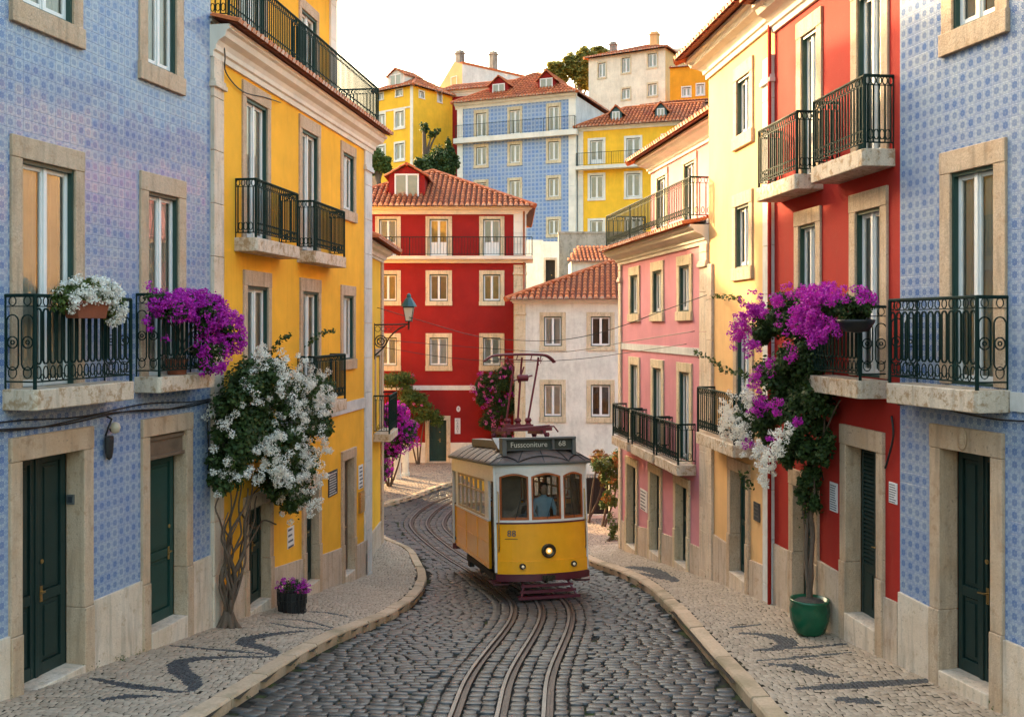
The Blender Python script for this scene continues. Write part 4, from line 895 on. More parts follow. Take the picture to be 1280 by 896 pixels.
for a, b, ys in ((748, 757, ((97, 79),)), (777.5, 787.5, ((91, 72.5), (124, 111))), (810, 821, ((84, 67), (120, 105)))):
    for yb, yt in ys: f.win(U(a), U(b), Z((a+b)/2, yb), Z((a+b)/2, yt), .16, .2, .2, 'lime', far=True, sw=.09, d=.1)
zc = Z(790, 66); f.wall(-5, zc, M['pale']); f.body(-5, zc, 14, M['cream']); rf = f.hip(-.4, f.L+.4, .5, -14.4, zc, 2.6, True, True, .32, .6)
f.chimney(rf, 1.6, -3.5, zc+.8, zc+2.2, .7, .7, 'concrete'); f.chimney(rf, 6.6, -4.0, zc+1.2, zc+2.8, .9, .8, 'cream'); f.chimney(rf, 8.0, -9.0, zc-.2, zc+1.9, 1.9, 1.0, 'pale')
f = house('ochre_house', 'small ochre house tucked against the right side of the hilltop house', 'house', (16.6, 104.6), (21.4, 103.0), 24, GH)
U, Z = f.U, f.Z; zc = Z(865, 83)
for a, b, yb, yt in ((853, 863, 121, 110), (871, 880, 119, 106)): f.win(U(a), U(b), Z(a, yb), Z(a, yt), .12, .14, .14, 'trim', far=True, sw=.09, d=.1)
f.wall(-5, zc, M['oyellow']); f.body(-5, zc, 6, M['oyellow']); mb = MB(); roof_slope(mb, [(-.1, -.2, zc), (f.L, -.2, zc), (f.L, 5, zc+.25), (-.1, 5, zc+.25)], .32, .6); f.part(mb, 'roof', [M['tile'], M['ridge'], M['tgap']], fix=False)
# ---- old walls and the hut at the foot of the hill
f = house('retaining_wall', 'long grey stained concrete wall below the yellow hillside house', 'wall', (3.1, 66.0), (9.2, 66.0), 4, None)
zt = f.Z(730, 292); mb = MB(); mb.box(0, f.L, -1.2, 0, -6, zt); mb.box(-.05, f.L, -1.25, .06, zt, zt+.12); f.part(mb, 'masonry', M['concrete'])
f = house('ruined_wall', 'crumbling whitewashed wall with a dark doorway beside the grey concrete wall', 'wall', (.6, 64.5), (3.05, 64.5), 4, None)
U, Z = f.U, f.Z; f.door(U(682), U(694), Z(688, 372), Z(688, 325), .12, .15, .3, 'plinth', 'dark', step=False); mb = MB()
f.wall(-4, Z(660, 300), M['white'], 0, U(679)-.01); f.wall(-4, Z(690, 302), M['white'], U(679)-.01, f.L); mb.box(0, f.L, -1, -.01, Z(690, 302)-.12, Z(690, 302)); f.part(mb, 'coping', M['concrete'])
f = house('small_hut', 'tiny white hut with a clay roof in front of the grey concrete wall', 'hut', (3.45, 58.0), (7.2, 58.0), 2, None)
Z = f.Z; zc = Z(740, 327); f.wall(-4, zc, M['white']); f.body(-4, zc, 3, M['white']); mb = MB()
roof_slope(mb, [(-.25, -.3, zc), (f.L, -.3, zc), (f.L, 2.6, zc+1.1), (.5, 2.6, zc+1.1)], .24, .5); f.part(mb, 'roof', [M['tile'], M['ridge'], M['tgap']], fix=False)
# ---- unseen house added to shade the street from the low sun
f = house('unseen_shade_house', 'unseen yellow house added behind the narrow house to shade the street', 'house', (-16, 34.5), (-6.7, 36.3), 0, None)
f.wall(-1, 14.6, M['yellow']); f.body(-1, 14.6, 8, M['yellow']); f.hip(-.3, f.L+.3, .4, -8, 14.6, 1.2, True, True, .3, .6)
# ------------------------------------------------------------------ the tram
M.update(tyellow=paint('tram_yellow', (.95, .40, .012), .22, .06), tmaroon=paint('tram_maroon', (.10, .012, .022), .35), tcream=paint('tram_cream_white', (.72, .69, .64), .3, .06),
    ttan=paint('tram_tan_sash', (.42, .29, .17), .45, .12), troof=paint('tram_canvas_roof', (.125, .100, .088), .6, .3), tgrey=paint('tram_grey_metal', (.10, .105, .10), .5, .15), tolive=paint('sign_blind', (.040, .042, .030), .6),
    under=paint('underframe_black', (.018, .017, .017), .7), pmaroon=paint('pantograph_maroon', (.13, .010, .022), .45, .25), letter=emit('sign_letter', (.9, .88, .75), .004, (.55, .54, .46)),
    lens=emit('headlamp_lens', (1, .47, .09), .11, (.35, .2, .05)), bulb=emit('headlamp_bulb', (1, .74, .36), .35), lens2=emit('marker_lens', (1, .75, .45), .03, (.75, .6, .4)), bezel=paint('lamp_bezel', (.06, .045, .03), .3, .2, metal=.7),
    skin=paint('skin', (.42, .24, .16), .55, .08, .3), hair=paint('dark_hair', (.015, .010, .008), .5, .2), shirt=paint('blue_shirt', (.26, .38, .48), .85, .12, .1), trouser=paint('dark_trousers', (.03, .032, .04), .9))
tz = float(H(TRAM[0], TRAM[1]+1.2)); TL = 6.7
tram = bpy.data.objects.new('tram', None); COL.objects.link(tram); tram.location = (TRAM[0]+.03, TRAM[1], float(H(TRAM[0], TRAM[1]))+.012); tram.rotation_euler = (-.098, 0, TYAW); tram.scale = (1.055, 1, 1)
tag(tram, 'old yellow and white tram with one lit headlight climbing the cobbled street', 'tram')
def fy(x, off=0.0): return .30*(abs(x)/.98)**2.4-off
def arc_wall(mb, x0, x1, z0, z1, off=0.0, th=.05, m=0, rear=False, n=None, zt=None):
    n = n or max(2, int((x1-x0)/.09)); b = len(mb.v)
    for i in range(n+1):
        x = x0+(x1-x0)*i/n; sl = .72*(abs(x)/.98)**1.4*(1 if x > 0 else -1); nx, ny = sl/math.hypot(sl, 1), -1/math.hypot(sl, 1)
        top = z1 if zt is None else zt((x-x0)/(x1-x0))
        for o, z in ((off, z0), (off, top), (off-th, top), (off-th, z0)):
            X, Y = x+nx*o, fy(x)+ny*o; mb.v.append((X, TL-Y if rear else Y, z))
    for i in range(n):
        for j in range(4): mb.f.append([b+i*4+j, b+i*4+(j+1) % 4, b+(i+1)*4+(j+1) % 4, b+(i+1)*4+j]); mb.m.append(m)
    mb.f.append([b, b+1, b+2, b+3]); mb.m.append(m); mb.f.append([b+n*4+j for j in (3, 2, 1, 0)]); mb.m.append(m)
def ring(off, k=12):
    a = [(math.sin(math.pi/2*(-1+2*i/k)), 0) for i in range(k+1)]; w = 1.03+off; pts = []
    for s, _ in a: x = s*w; pts.append((x, .30*abs(s)**2.4-off))
    pts += [(w, y) for y in np.linspace(.95, TL-.95, 7)]
    for s, _ in reversed(a): pts.append((s*w, TL-.30*abs(s)**2.4+off))
    return pts+[(-w, y) for y in np.linspace(TL-.95, .95, 7)]
rs = [(.05, 2.955), (.085, 2.96), (.085, 3.015), (.02, 3.06), (-.10, 3.155), (-.26, 3.25), (-.45, 3.325), (-.70, 3.38), (-.98, 3.40)]
mb = MB(); RG = [[(x, y, z) for x, y in ring(o)] for o, z in rs]; k = len(RG[0])
for j, r in enumerate(RG):
    for i, p in enumerate(r): mb.v.append(p)
for j in range(len(RG)-1):
    for i in range(k): mb.f.append([j*k+i, j*k+(i+1) % k, (j+1)*k+(i+1) % k, (j+1)*k+i]); mb.m.append(0 if j > 1 else 1)
mb.f.append([(len(RG)-1)*k+i for i in range(k)]); mb.m.append(0)
roof = mb.build('roof', [M['troof'], M['tgrey']], tram, smooth=True)
mb = MB()
for i in (2, 4, 6, 8, 10, 0, 12, 14, 15, 16, 17, 18, 19, 34, 35, 36, 37, 38, 39): mb.tube([Vector(RG[j][i])+Vector((0, 0, .006)) for j in range(2, 8)], .011, 4)
for a, b in ((0, 4), (4, 8), (8, 12)):                                   # scalloped hem of the canvas
    P = []
    for t in range(13):
        q = a+(b-a)*t/12; i0 = int(q); fr = q-i0; i1 = min(i0+1, 12); s = math.sin(math.pi*t/12)**.7*.9
        lo = Vector(RG[2][i0]).lerp(Vector(RG[2][i1]), fr); hi = Vector(RG[4][i0]).lerp(Vector(RG[4][i1]), fr); P.append(lo.lerp(hi, s)+Vector((0, -.01, .012)))
    mb.tube(P, .013, 4)
mb.build('seam', M['black'], roof)
# front and rear ends
for rear in (False, True):
    nm = ('rear_' if rear else 'front_')
    mb = MB(); arc_wall(mb, -.98, .98, .84, 1.655, 0, .05, 0, rear); arc_wall(mb, -.98, .98, .56, .845, .018, .07, 0, rear); p = mb.build(nm+'panel', M['tyellow'], tram, smooth=False)
    mb = MB(); arc_wall(mb, -1.0, 1.0, .405, .556, .05, .16, 0, rear); mb.build('bumper', M['tmaroon'], tram)
    mb = MB(); arc_wall(mb, -.985, .985, 1.657, 1.69, .02, .07, 0, rear); mb.build('beading', M['tmaroon'], p)
    mb = MB(); arc_wall(mb, -.98, .98, 1.692, 1.74, .012, .07, 0, rear); arc_wall(mb, -.985, .985, 2.80, 2.955, .02, .09, 0, rear)
    arc_wall(mb, -.985, .985, 2.93, 2.957, .035, .05, 0, rear)
    WX = [(-.925, -.335), (-.275, .375), (.435, .925)]; eg = [-.98]+[v for w in WX for v in w]+[.98]
    for a, b in zip(eg[0::2], eg[1::2]): arc_wall(mb, a, b, 1.74, 2.80, .0, .07, 0, rear, 2)
    for a, b in WX:                                                      # arched heads
        n = 10; bb = len(mb.v)
        for i in range(n+1):
            x = a+(b-a)*i/n; zz = 2.70+.075*math.sin(math.pi*i/n); Y = fy(x)
            for y, z in ((Y, zz), (Y, 2.80), (Y+.06, 2.80), (Y+.06, zz)): mb.v.append((x, TL-y if rear else y, z))
        for i in range(n):
            for j in range(4): mb.f.append([bb+i*4+j, bb+i*4+(j+1) % 4, bb+(i+1)*4+(j+1) % 4, bb+(i+1)*4+j]); mb.m.append(0)
    mb.build(nm+'pillar', M['tcream'], tram)
    for a, b in WX:
        w = MB(); t = .034
        arc_wall(w, a, a+t, 1.74, 2.705, -.012, .05, 0, rear, 2); arc_wall(w, b-t, b, 1.74, 2.705, -.012, .05, 0, rear, 2); arc_wall(w, a+t, b-t, 1.74, 1.80, -.012, .05, 0, rear, 4)
        n = 10; bb = len(w.v)
        for i in range(n+1):
            x = a+(b-a)*i/n; zz = 2.70+.075*math.sin(math.pi*i/n); Y = fy(x)+.012
            for y, z in ((Y, zz-.045), (Y, zz+.002), (Y+.05, zz+.002), (Y+.05, zz-.045)): w.v.append((x, TL-y if rear else y, z))
        for i in range(n):
            for j in range(4): w.f.append([bb+i*4+j, bb+i*4+(j+1) % 4, bb+(i+1)*4+(j+1) % 4, bb+(i+1)*4+j]); w.m.append(0)
        wf = w.build('window_frame', M['wood'], tram)
        g = MB(); x0, x1 = a+t, b-t; y0, y1 = fy(x0)+.035, fy(x1)+.035
        if rear: y0, y1 = TL-y0, TL-y1
        g.quad((x0, y0, 1.80), (x1, y1, 1.80), (x1, y1, 2.72), (x0, y0, 2.72)); g.build('pane', M['tglass'], wf, fix=False)
# saloon sides
for sg in (-1, 1):
    mb = MB(); xa, xb = sorted((sg*1.03, sg*.98)); xo = sorted((sg*1.04, sg*.98))
    mb.raw_box(xa, xb, .98, TL-.98, .58, 1.67); mb.raw_box(*xo, .98, TL-.98, .58, .66); mb.raw_box(*xo, .98, TL-.98, 1.14, 1.155)
    for y in (1.0, 2.5, 4.1, TL-1.02): mb.raw_box(*xo, y-.02, y+.02, .66, 1.67)
    sp = mb.build('side_panel', M['tyellow'], tram)
    mb = MB(); mb.raw_box(xa, xb, .98, 1.46, 1.69, 2.60); mb.raw_box(xa, xb, TL-1.3, TL-.98, 1.69, 2.60); mb.raw_box(*xo, .32, TL-.32, 2.60, 2.957)
    o2 = sorted((sg*1.055, sg*.99)); mb.raw_box(*o2, .3, TL-.3, 2.93, 2.957); mb.raw_box(*o2, .98, TL-.98, 1.66, 1.70)
    for y in (.33, TL-.38): mb.raw_box(xa, xb, y, y+.06, .58, 2.6)
    mb.build('side_pillar', M['tcream'], tram)
    y0, y1, n = 1.46, TL-1.3, 6; st = (y1-y0)/n
    for i in range(n):
        a, b = y0+i*st, y0+(i+1)*st; w = MB(); t = .05; X0, X1 = sorted((sg*1.022, sg*.985))
        w.raw_box(X0, X1, a, a+t, 1.70, 2.60); w.raw_box(X0, X1, b-t, b, 1.70, 2.60); w.raw_box(X0, X1, a+t, b-t, 1.70, 1.76); w.raw_box(X0, X1, a+t, b-t, 2.54, 2.60); w.raw_box(X0, X1, a+t, b-t, 2.26, 2.30)
        wf = w.build('side_window', M['ttan'], tram); g = MB(); x = sg*1.0; g.quad((x, a+t, 1.76), (x, b-t, 1.76), (x, b-t, 2.54), (x, a+t, 2.54)); g.build('pane', M['tglass'], wf, fix=False)
    for y in (.40, TL-.96):                                              # folding platform doors
        w = MB(); X0, X1 = sorted((sg*.95, sg*.91)); a, b = y, y+.56
        for q0, q1 in ((a, a+.26), (a+.29, b)):
            w.raw_box(X0, X1, q0, q0+.05, .72, 2.58); w.raw_box(X0, X1, q1-.05, q1, .72, 2.58); w.raw_box(X0, X1, q0+.05, q1-.05, .72, 1.50); w.raw_box(X0, X1, q0+.05, q1-.05, 2.5, 2.58)
        dd = w.build('folding_door', M['dwood'], tram); g = MB(); g.quad((sg*.93, a, 1.5), (sg*.93, b, 1.5), (sg*.93, b, 2.5), (sg*.93, a, 2.5)); g.build('pane', M['tglass'], dd, fix=False)
    mb = MB(); mb.raw_box(min(sg*1.06, sg*.72), max(sg*1.06, sg*.72), .36, .96, .30, .335); mb.raw_box(min(sg*.9, sg*.86), max(sg*.9, sg*.86), .5, .55, .33, .7); mb.raw_box(min(sg*.9, sg*.86), max(sg*.9, sg*.86), .8, .85, .33, .7); mb.build('step_board', M['tmaroon'], tram)
mb = MB(); mb.raw_box(-.97, .97, .3, TL-.3, .66, .74); mb.build('floor', M['under'], tram)
mb = MB(); mb.raw_box(-.97, .97, .34, TL-.34, 2.90, 2.94); mb.build('ceiling', M['ttan'], tram)
for sg in (-1, 1):
    mb = MB()
    for i in range(5):
        y = 1.6+i*.75; X = sorted((sg*.95, sg*.25)); mb.raw_box(*X, y, y+.42, 1.10, 1.16); mb.raw_box(*X, y+.38, y+.44, 1.16, 1.72); mb.raw_box(sg*.6-.05, sg*.6+.05, y+.1, y+.3, .74, 1.1)
    mb.build('bench', M['dwood'], tram)
mb = MB(); mb.raw_box(-.62, -.32, .30, .52, .74, 1.72); mb.lathe([(.0, 1.72), (.15, 1.72), (.15, 1.78), (.0, 1.80)], (-.47, .41, 0), 14); mb.tube([(-.47, .41, 1.8), (-.33, .36, 1.84), (-.33, .36, 1.92)], .015, 6); mb.tube([(.55, .45, .74), (.55, .45, 1.75), (.42, .42, 1.82), (.68, .48, 1.82)], .02, 6); mb.build('controller', M['black'], tram)
mb = MB()
for sg in (-1, 1):
    mb.raw_box(-.05+sg*.90, .05+sg*.90, .93, 1.03, .74, 2.9)
mb.raw_box(-.86, -.3, .95, 1.0, .74, 2.9); mb.raw_box(.38, .86, .95, 1.0, .74, 1.9); mb.raw_box(-.3, .38, .95, 1.0, 2.62, 2.9); mb.build('bulkhead', M['dwood'], tram)
# running gear
mb = MB(); mb.raw_box(-.70, .70, 1.2, TL-1.2, .36, .60); mb.raw_box(-.95, .95, .9, TL-.9, .56, .62)
for sg in (-1, 1): 
    mb.raw_box(sg*.80-.05, sg*.80+.05, 1.5, TL-1.5, .26, .40); mb.raw_box(sg*.78-.06, sg*.78+.06, 1.15, 1.5, .2, .5); mb.raw_box(sg*.78-.06, sg*.78+.06, TL-1.9, TL-1.6, .1, .5)
mb.build('truck', M['under'], tram)
for y in (2.35, 4.35):
    for x in (-.57, .57):
        mb = MB(); mb.lathe([(.05, -.06), (.36, -.06), (.36, -.03), (.33, -.025), (.33, .05), (.10, .06), (.10, .1), (.0, .1)], (x, y, .335), 22, axis='x'); mb.build('wheel', M['under'], tram)
mb = MB()                                                                # slatted lifeguard
for z, y, w in ((.315, -.06, .56), (.205, -.16, .60), (.09, -.27, .66)):
    mb.raw_box(-w, w, y-.03, y+.03, z-.03, z+.03); 
for x in (-.5, .5): mb.tube([(x, .25, .40), (x, -.05, .33), (x*1.2, -.27, .08)], .022, 5)
mb.raw_box(-.62, .62, -.2, .1, .055, .085)
mb.build('lifeguard', M['tmaroon'], tram)
mb = MB(); mb.raw_box(-.10, .18, -.10, -.05, .42, .53); mb.lathe([(.0, 0), (.055, 0), (.055, .05), (.0, .06)], (.04, -.15, .46), 12, axis='y'); mb.raw_box(-.03, .11, -.14, -.1, .41, .44); mb.build('coupler', M['bezel'], tram)
def lamp(x, z, r, name, lens):
    y = fy(x); mb = MB(); mb.lathe([(r*.86, .03), (r*1.12, .03), (r*1.15, -.03), (r*1.0, -.055), (r*.86, -.045)], (x, y-.03, z), 24, axis='y'); b = mb.build(name, M['bezel'], tram, smooth=True)
    mb = MB(); mb.lathe([(.001, -.055), (r*.4, -.05), (r*.75, -.035), (r*.88, -.015)], (x, y-.03, z), 24, axis='y'); mb.build('lens', M[lens], b, smooth=True)
lamp(.06, 1.06, .135, 'headlight', 'lens'); mb = MB(); mb.lathe([(.001, -.072), (.02, -.068), (.032, -.055), (.036, -.04)], (.06, fy(.06)-.03, 1.06), 14, axis='y'); mb.build('bulb', M['bulb'], tram, smooth=True); lamp(-.50, .735, .058, 'marker_light', 'lens2'); lamp(.63, .735, .058, 'marker_light', 'lens2')
def text(name, body, size, mat, parent, loc, rot, align='CENTER', ext=.003, sx=1.0):
    c = bpy.data.curves.new(name, 'FONT'); c.body = body; c.size = size; c.align_x = align; c.align_y = 'CENTER'; c.extrude = ext; c.resolution_u = 3
    o = bpy.data.objects.new(name, c); COL.objects.link(o); c.materials.append(M[mat] if isinstance(mat, str) else mat); o.parent = parent; o.location = loc; o.rotation_euler = rot; o.scale = (sx, 1, 1); return o
# destination box
mb = MB(); mb.raw_box(-.84, .80, .22, .62, 3.52, 3.57)
for x0, x1 in ((-.84, -.74), (.27, .32), (.72, .80)): mb.raw_box(x0, x1, .25, .60, 3.16 if x0 > .3 or x0 < 0 else 3.28, 3.52)
mb.raw_box(-.74, .72, .28, .60, 3.275, 3.29)
sb_ = mb.build('destination_box', M['tgrey'], tram, bevel=.008)
mb = MB(); mb.raw_box(-.74, .27, .33, .58, 3.29, 3.52); mb.raw_box(.32, .72, .33, .58, 3.29, 3.52); mb.build('blind', M['tolive'], sb_)
text('lettering', 'Fussconiture', .172, 'letter', sb_, (-.235, .326, 3.402), (R(90), 0, 0), sx=.93); text('lettering', '68', .17, 'letter', sb_, (.505, .326, 3.41), (R(90), 0, 0))
em = text('fleet_number', '88', .20, 'ink', tram, (-.70, fy(-.70)-.008, 1.445), (R(90), 0, R(-26)), ext=.004)
mb = MB(); arc_wall(mb, -.83, -.58, 1.325, 1.338, .006, .008); mb.build('nameplate_rule', M['bezel'], tram)
# roof gear
mb = MB(); mb.raw_box(-.72, -.42, 1.3, 4.9, 3.30, 3.50); mb.raw_box(.2, .72, 1.3, 4.9, 3.30, 3.47); mb.build('resistor_box', M['tgrey'], tram, bevel=.02)
mb = MB(); mb.raw_box(-.5, .5, 1.0, 1.25, 3.30, 3.48); mb.add([(-.82, .75, 3.30), (-.45, .75, 3.30), (-.45, 1.5, 3.56), (-.82, 1.5, 3.56), (-.82, 1.5, 3.3), (-.45, 1.5, 3.3)], [(0, 1, 2, 3), (0, 3, 4), (1, 5, 2), (3, 2, 5, 4)]); mb.build('ventilator', M['tgrey'], tram)
pb = MB(); by = 2.3
for x in (-.42, .42): pb.raw_box(x-.04, x+.04, by-.7, by+.9, 3.62, 3.72)
for y in (by-.6, by, by+.7): pb.raw_box(-.55, .62, y-.045, y+.045, 3.70, 3.78)
for x in (-.3, -.05, .2): pb.lathe([(.07, 3.76), (.09, 3.85), (.055, 3.9), (.09, 3.96), (.06, 4.02)], (x, by, 0), 10)
for x in (-.5, .5):
    for y in (by-.6, by+.7): pb.lathe([(.06, 3.42), (.07, 3.5), (.05, 3.55), (.07, 3.6), (.05, 3.66)], (x, y, 0), 10)
pb.raw_box(-.4, .3, by-.12, by+.12, 3.78, 3.86); pb.tube([(.3, by-.3, 3.8), (.75, by-.3, 3.8), (.85, by-.3, 3.66)], .02, 6); pb.tube([(-.5, by-.4, 3.75), (.6, by-.5, 3.82)], .025, 6)
pan = pb.build('pantograph_base', M['pmaroon'], tram)
mb = MB(); ty = by+.15
for x0, x1 in ((-.32, -.08), (-.05, .10), (.20, .50)): mb.tube([(x0, by, 3.98), (x1, ty+.05, 5.30), ((x1-.18 if x1 < 0 else x1+.02), ty, 5.54)], .026, 6)
mb.lathe([(.03, -.14), (.085, -.12), (.085, .12), (.03, .14)], (.12, ty-.02, 5.02), 12, axis='x'); mb.tube([(-.12, ty, 4.95), (.36, ty, 5.08)], .02, 6); mb.tube([(.02, ty, 4.9), (.16, ty, 5.3)], .02, 6)
mb.build('pantograph_arm', M['pmaroon'], tram)
mb = MB(); hd = spline([(-.80, ty, 5.44), (-.66, ty, 5.55), (-.45, ty, 5.60), (.1, ty, 5.615), (.62, ty, 5.60), (.80, ty, 5.54), (.94, ty, 5.40)], 6)
mb.tube(hd, [.012]+[.03]*(len(hd)-2)+[.012], 6); mb.tube([v+Vector((0, .16, 0)) for v in hd], [.01]+[.024]*(len(hd)-2)+[.01], 6); mb.tube([(-.45, ty+.08, 5.50), (.6, ty+.08, 5.46)], .016, 5)
for x in (-.4, .0, .35, .58): mb.tube([(x, ty+.08, 5.48), (x+.02, ty+.02, 5.6)], .014, 5)
mb.tube([(.5, ty, 5.48), (.53, ty, 5.33)], .01, 4); mb.tube([(.62, ty, 5.5), (.56, ty, 5.38)], .01, 4)
mb.build('collector_bow', M['pmaroon'], tram)
# wipers, grab rails and rivets
for x0, x1 in ((-.62, -.50), (.05, .20), (.68, .60)): mb = MB(); mb.tube([(x0, fy(x0)-.02, 1.76), (x1, fy(x1)-.025, 2.25)], .008, 4); mb.build('wiper', M['black'], tram)
for x in (-.955, .955):
    mb = MB(); mb.tube([(x, fy(x)-.02, 1.05), (x, fy(x)-.06, 1.12), (x, fy(x)-.06, 2.3), (x, fy(x)-.02, 2.38)], .014, 6); mb.build('grab_rail', M['brass'], tram, smooth=True)
# the driver
def skin_body(name, verts, edges, radii, mat, parent, root=0, sub=2):
    me = bpy.data.meshes.new(name); me.from_pydata(verts, edges, []); me.update(); o = link_mesh(name, me, mat, parent, False)
    sk = o.modifiers.new('skin', 'SKIN'); sk.use_smooth_shade = True
    for i, r in enumerate(radii): me.skin_vertices[0].data[i].radius = (r if isinstance(r, tuple) else (r, r))
    me.skin_vertices[0].data[root].use_root = True
    s = o.modifiers.new('sub', 'SUBSURF'); s.levels = sub; s.render_levels = sub; return o
TM = Matrix.LocRotScale(tram.location, tram.rotation_euler, tram.scale); wp = TM @ Vector((.09, .62, .745))
drv = empty('person', wp, TYAW, 'tram driver in a pale blue shirt, dark hair, standing behind the front window', 'person')
V = [(0, 0, .92), (0, 0, 1.12), (0, -.02, 1.36), (0, -.02, 1.47), (0, -.03, 1.56), (-.10, 0, .86), (-.11, -.02, .48), (-.11, .02, .08), (-.11, -.10, .05), (.10, 0, .86), (.11, -.02, .48), (.11, .02, .08), (.11, -.10, .05),
     (-.19, -.02, 1.40), (-.25, -.03, 1.15), (-.20, -.22, 1.02), (.19, -.02, 1.40), (.26, -.06, 1.17), (.20, -.28, 1.10)]
E = [(0, 1), (1, 2), (2, 3), (3, 4), (0, 5), (5, 6), (6, 7), (7, 8), (0, 9), (9, 10), (10, 11), (11, 12), (2, 13), (13, 14), (14, 15), (2, 16), (16, 17), (17, 18)]
rr = [(.16, .11), (.15, .10), (.18, .11), .06, .055, .085, .06, .045, .04, .085, .06, .045, .04, .07, .05, .04, .07, .05, .04]
skin_body('body', V, E, rr, M['shirt'], drv)
mb = MB(); mb.lathe([(.0, -.13), (.05, -.125), (.075, -.07), (.085, 0), (.088, .05), (.07, .1), (.0, .125)], (0, -.05, 1.66), 16, sx=.92, sy=1.1); mb.lathe([(0, -.02), (.02, -.01), (.012, .03), (0, .035)], (0, -.145, 1.64), 8); mb.lathe([(.0, -.03), (.018, 0), (0, .03)], (-.082, -.04, 1.655), 8); mb.lathe([(.0, -.03), (.018, 0), (0, .03)], (.082, -.04, 1.655), 8); mb.build('head', M['skin'], drv, smooth=True)
mb = MB(); mb.lathe([(.09, -.02), (.100, .02), (.10, .07), (.08, .115), (.0, .145)], (0, -.025, 1.67), 16, sx=.95, sy=1.05); mb.lathe([(.03, -.14), (.085, -.08), (.095, 0), (.08, .05), (.0, .06)], (0, .02, 1.64), 14); mb.build('hair', M['hair'], drv, smooth=True)
for sx in (-1, 1):
    V = [(0, 0, 0), (0, -.045, -.01)]; E = [(0, 1)]; rr = [.03, .032]
    for i, (dx, L) in enumerate(((-.026, .06), (-.009, .07), (.009, .066), (.026, .052))):
        b = len(V); V += [(dx, -.075, -.012), (dx*1.05, -.075-L*.55, -.022), (dx*1.05, -.075-L*.8, -.05)]; E += [(1, b), (b, b+1), (b+1, b+2)]; rr += [.010, .009, .008]
    b = len(V); V += [(-sx*.035, -.03, -.015), (-sx*.048, -.07, -.03)]; E += [(0, b), (b, b+1)]; rr += [.012, .009]
    p = (-.20, -.22, 1.02) if sx < 0 else (.20, -.28, 1.10); h = skin_body('hand', V, E, rr, M['skin'], drv, sub=1); h.location = p
# ------------------------------------------------------------------ plants
def leaf_np(C, size, up=.35, aspect=.6, out=None):
    """one folded leaf (two triangles as a bent quad) at each centre"""
    n = len(C); nr = rng.normal(size=(n, 3)); nr[:, 2] = np.abs(nr[:, 2])*.8+up
    if out is not None: nr += out*1.2
    nr /= np.linalg.norm(nr, axis=1)[:, None]+1e-9
    t = rng.normal(size=(n, 3)); t -= (t*nr).sum(1)[:, None]*nr; t /= np.linalg.norm(t, axis=1)[:, None]+1e-9; b = np.cross(nr, t)
    s = (size*rng.uniform(.65, 1.3, n))[:, None]
    V = np.stack([C-t*s*.5, C+b*s*aspect*.5-nr*s*.08, C+t*s*.5, C-b*s*aspect*.5-nr*s*.08], 1).reshape(-1, 3)
    return V, np.arange(n*4).reshape(-1, 4)
def blob_pts(c, r, n, shell=.55):
    d = rng.normal(size=(n, 3)); d /= np.linalg.norm(d, axis=1)[:, None]
    rad = (shell+(1-shell)*rng.random(n))**.8*rng.uniform(.75, 1.12, n); return np.array(c)+d*rad[:, None]*np.array(r), d
def foliage(blobs, dens, shell=.5):
    P, D = [], []
    for c, r in blobs:
        v = r[0]*r[1]*r[2]; n = max(40, int(dens*4.5*v**(2/3.)));
        sub = [(np.array(c), np.array(r)*.8)]+[(np.array(c)+np.array(r)*q*.75/np.linalg.norm(q), np.array(r)*rng.uniform(.28, .5)) for q in rng.normal(size=(7, 3))]
        for k, (cc, rr) in enumerate(sub): p, d = blob_pts(cc, rr, n//2 if k == 0 else n//8, shell); P.append(p); D.append(d)
    return np.concatenate(P), np.concatenate(D)
def clusters(C, n, rad, psize, parent, mat, name='blossom'):
    P = []; O = []
    for c in C:
        d = rng.normal(size=(n, 3)); d /= np.linalg.norm(d, axis=1)[:, None]; P.append(np.array(c)+d*rad*rng.uniform(.55, 1.1, n)[:, None]*rng.uniform(.7, 1.25)); O.append(d)
    P = np.concatenate(P); V, F = leaf_np(P, psize, .0, .85, np.concatenate(O)); return np_obj(name, V, F, mat, parent)
def onblobs(blobs, n, face, push=1.02, lim=-.15, zr=(-1, 1)):
    """n points on the outer side of the blobs, facing the direction given"""
    out = []; f = np.array(face, float); f /= np.linalg.norm(f); w = np.array([b[1][0]*b[1][2]+b[1][1]*b[1][2] for b in blobs]); w /= w.sum()
    while len(out) < n:
        c, r = blobs[rng.choice(len(blobs), p=w)]; d = rng.normal(size=3); d /= np.linalg.norm(d)
        if d @ f < lim or not zr[0] <= d[2] <= zr[1]: continue
        out.append(np.array(c)+d*np.array(r)*push*rng.uniform(.9, 1.08))
    return np.array(out)
def clump(C, k, s): return np.concatenate([c+rng.normal(size=(rng.integers(2, k+3), 3))*s for c in C])
def strand(fn, n, r0, r1, mb, amp, sides=6):
    """a wandering stem along fn(t)"""
    ph = rng.uniform(0, 6.3, 6); fr = rng.uniform(3, 11, 6); P = []
    for i in range(n):
        t = i/(n-1); k = amp*min(1, .25+t*2)
        P.append(Vector(fn(t))+Vector((k*(math.sin(fr[0]*t+ph[0])+.5*math.sin(2.3*fr[1]*t+ph[1])), k*1.6*(math.sin(fr[2]*t+ph[2])+.5*math.sin(2.1*fr[3]*t+ph[3])), k*.5*math.sin(fr[4]*t*2+ph[4]))))
    S = spline(P, 3); mb.tube(S, list(np.linspace(r0, r1, len(S))), sides)
def plant(name, label, cat, base, group=None): return empty(name, base, 0, label, cat, group)
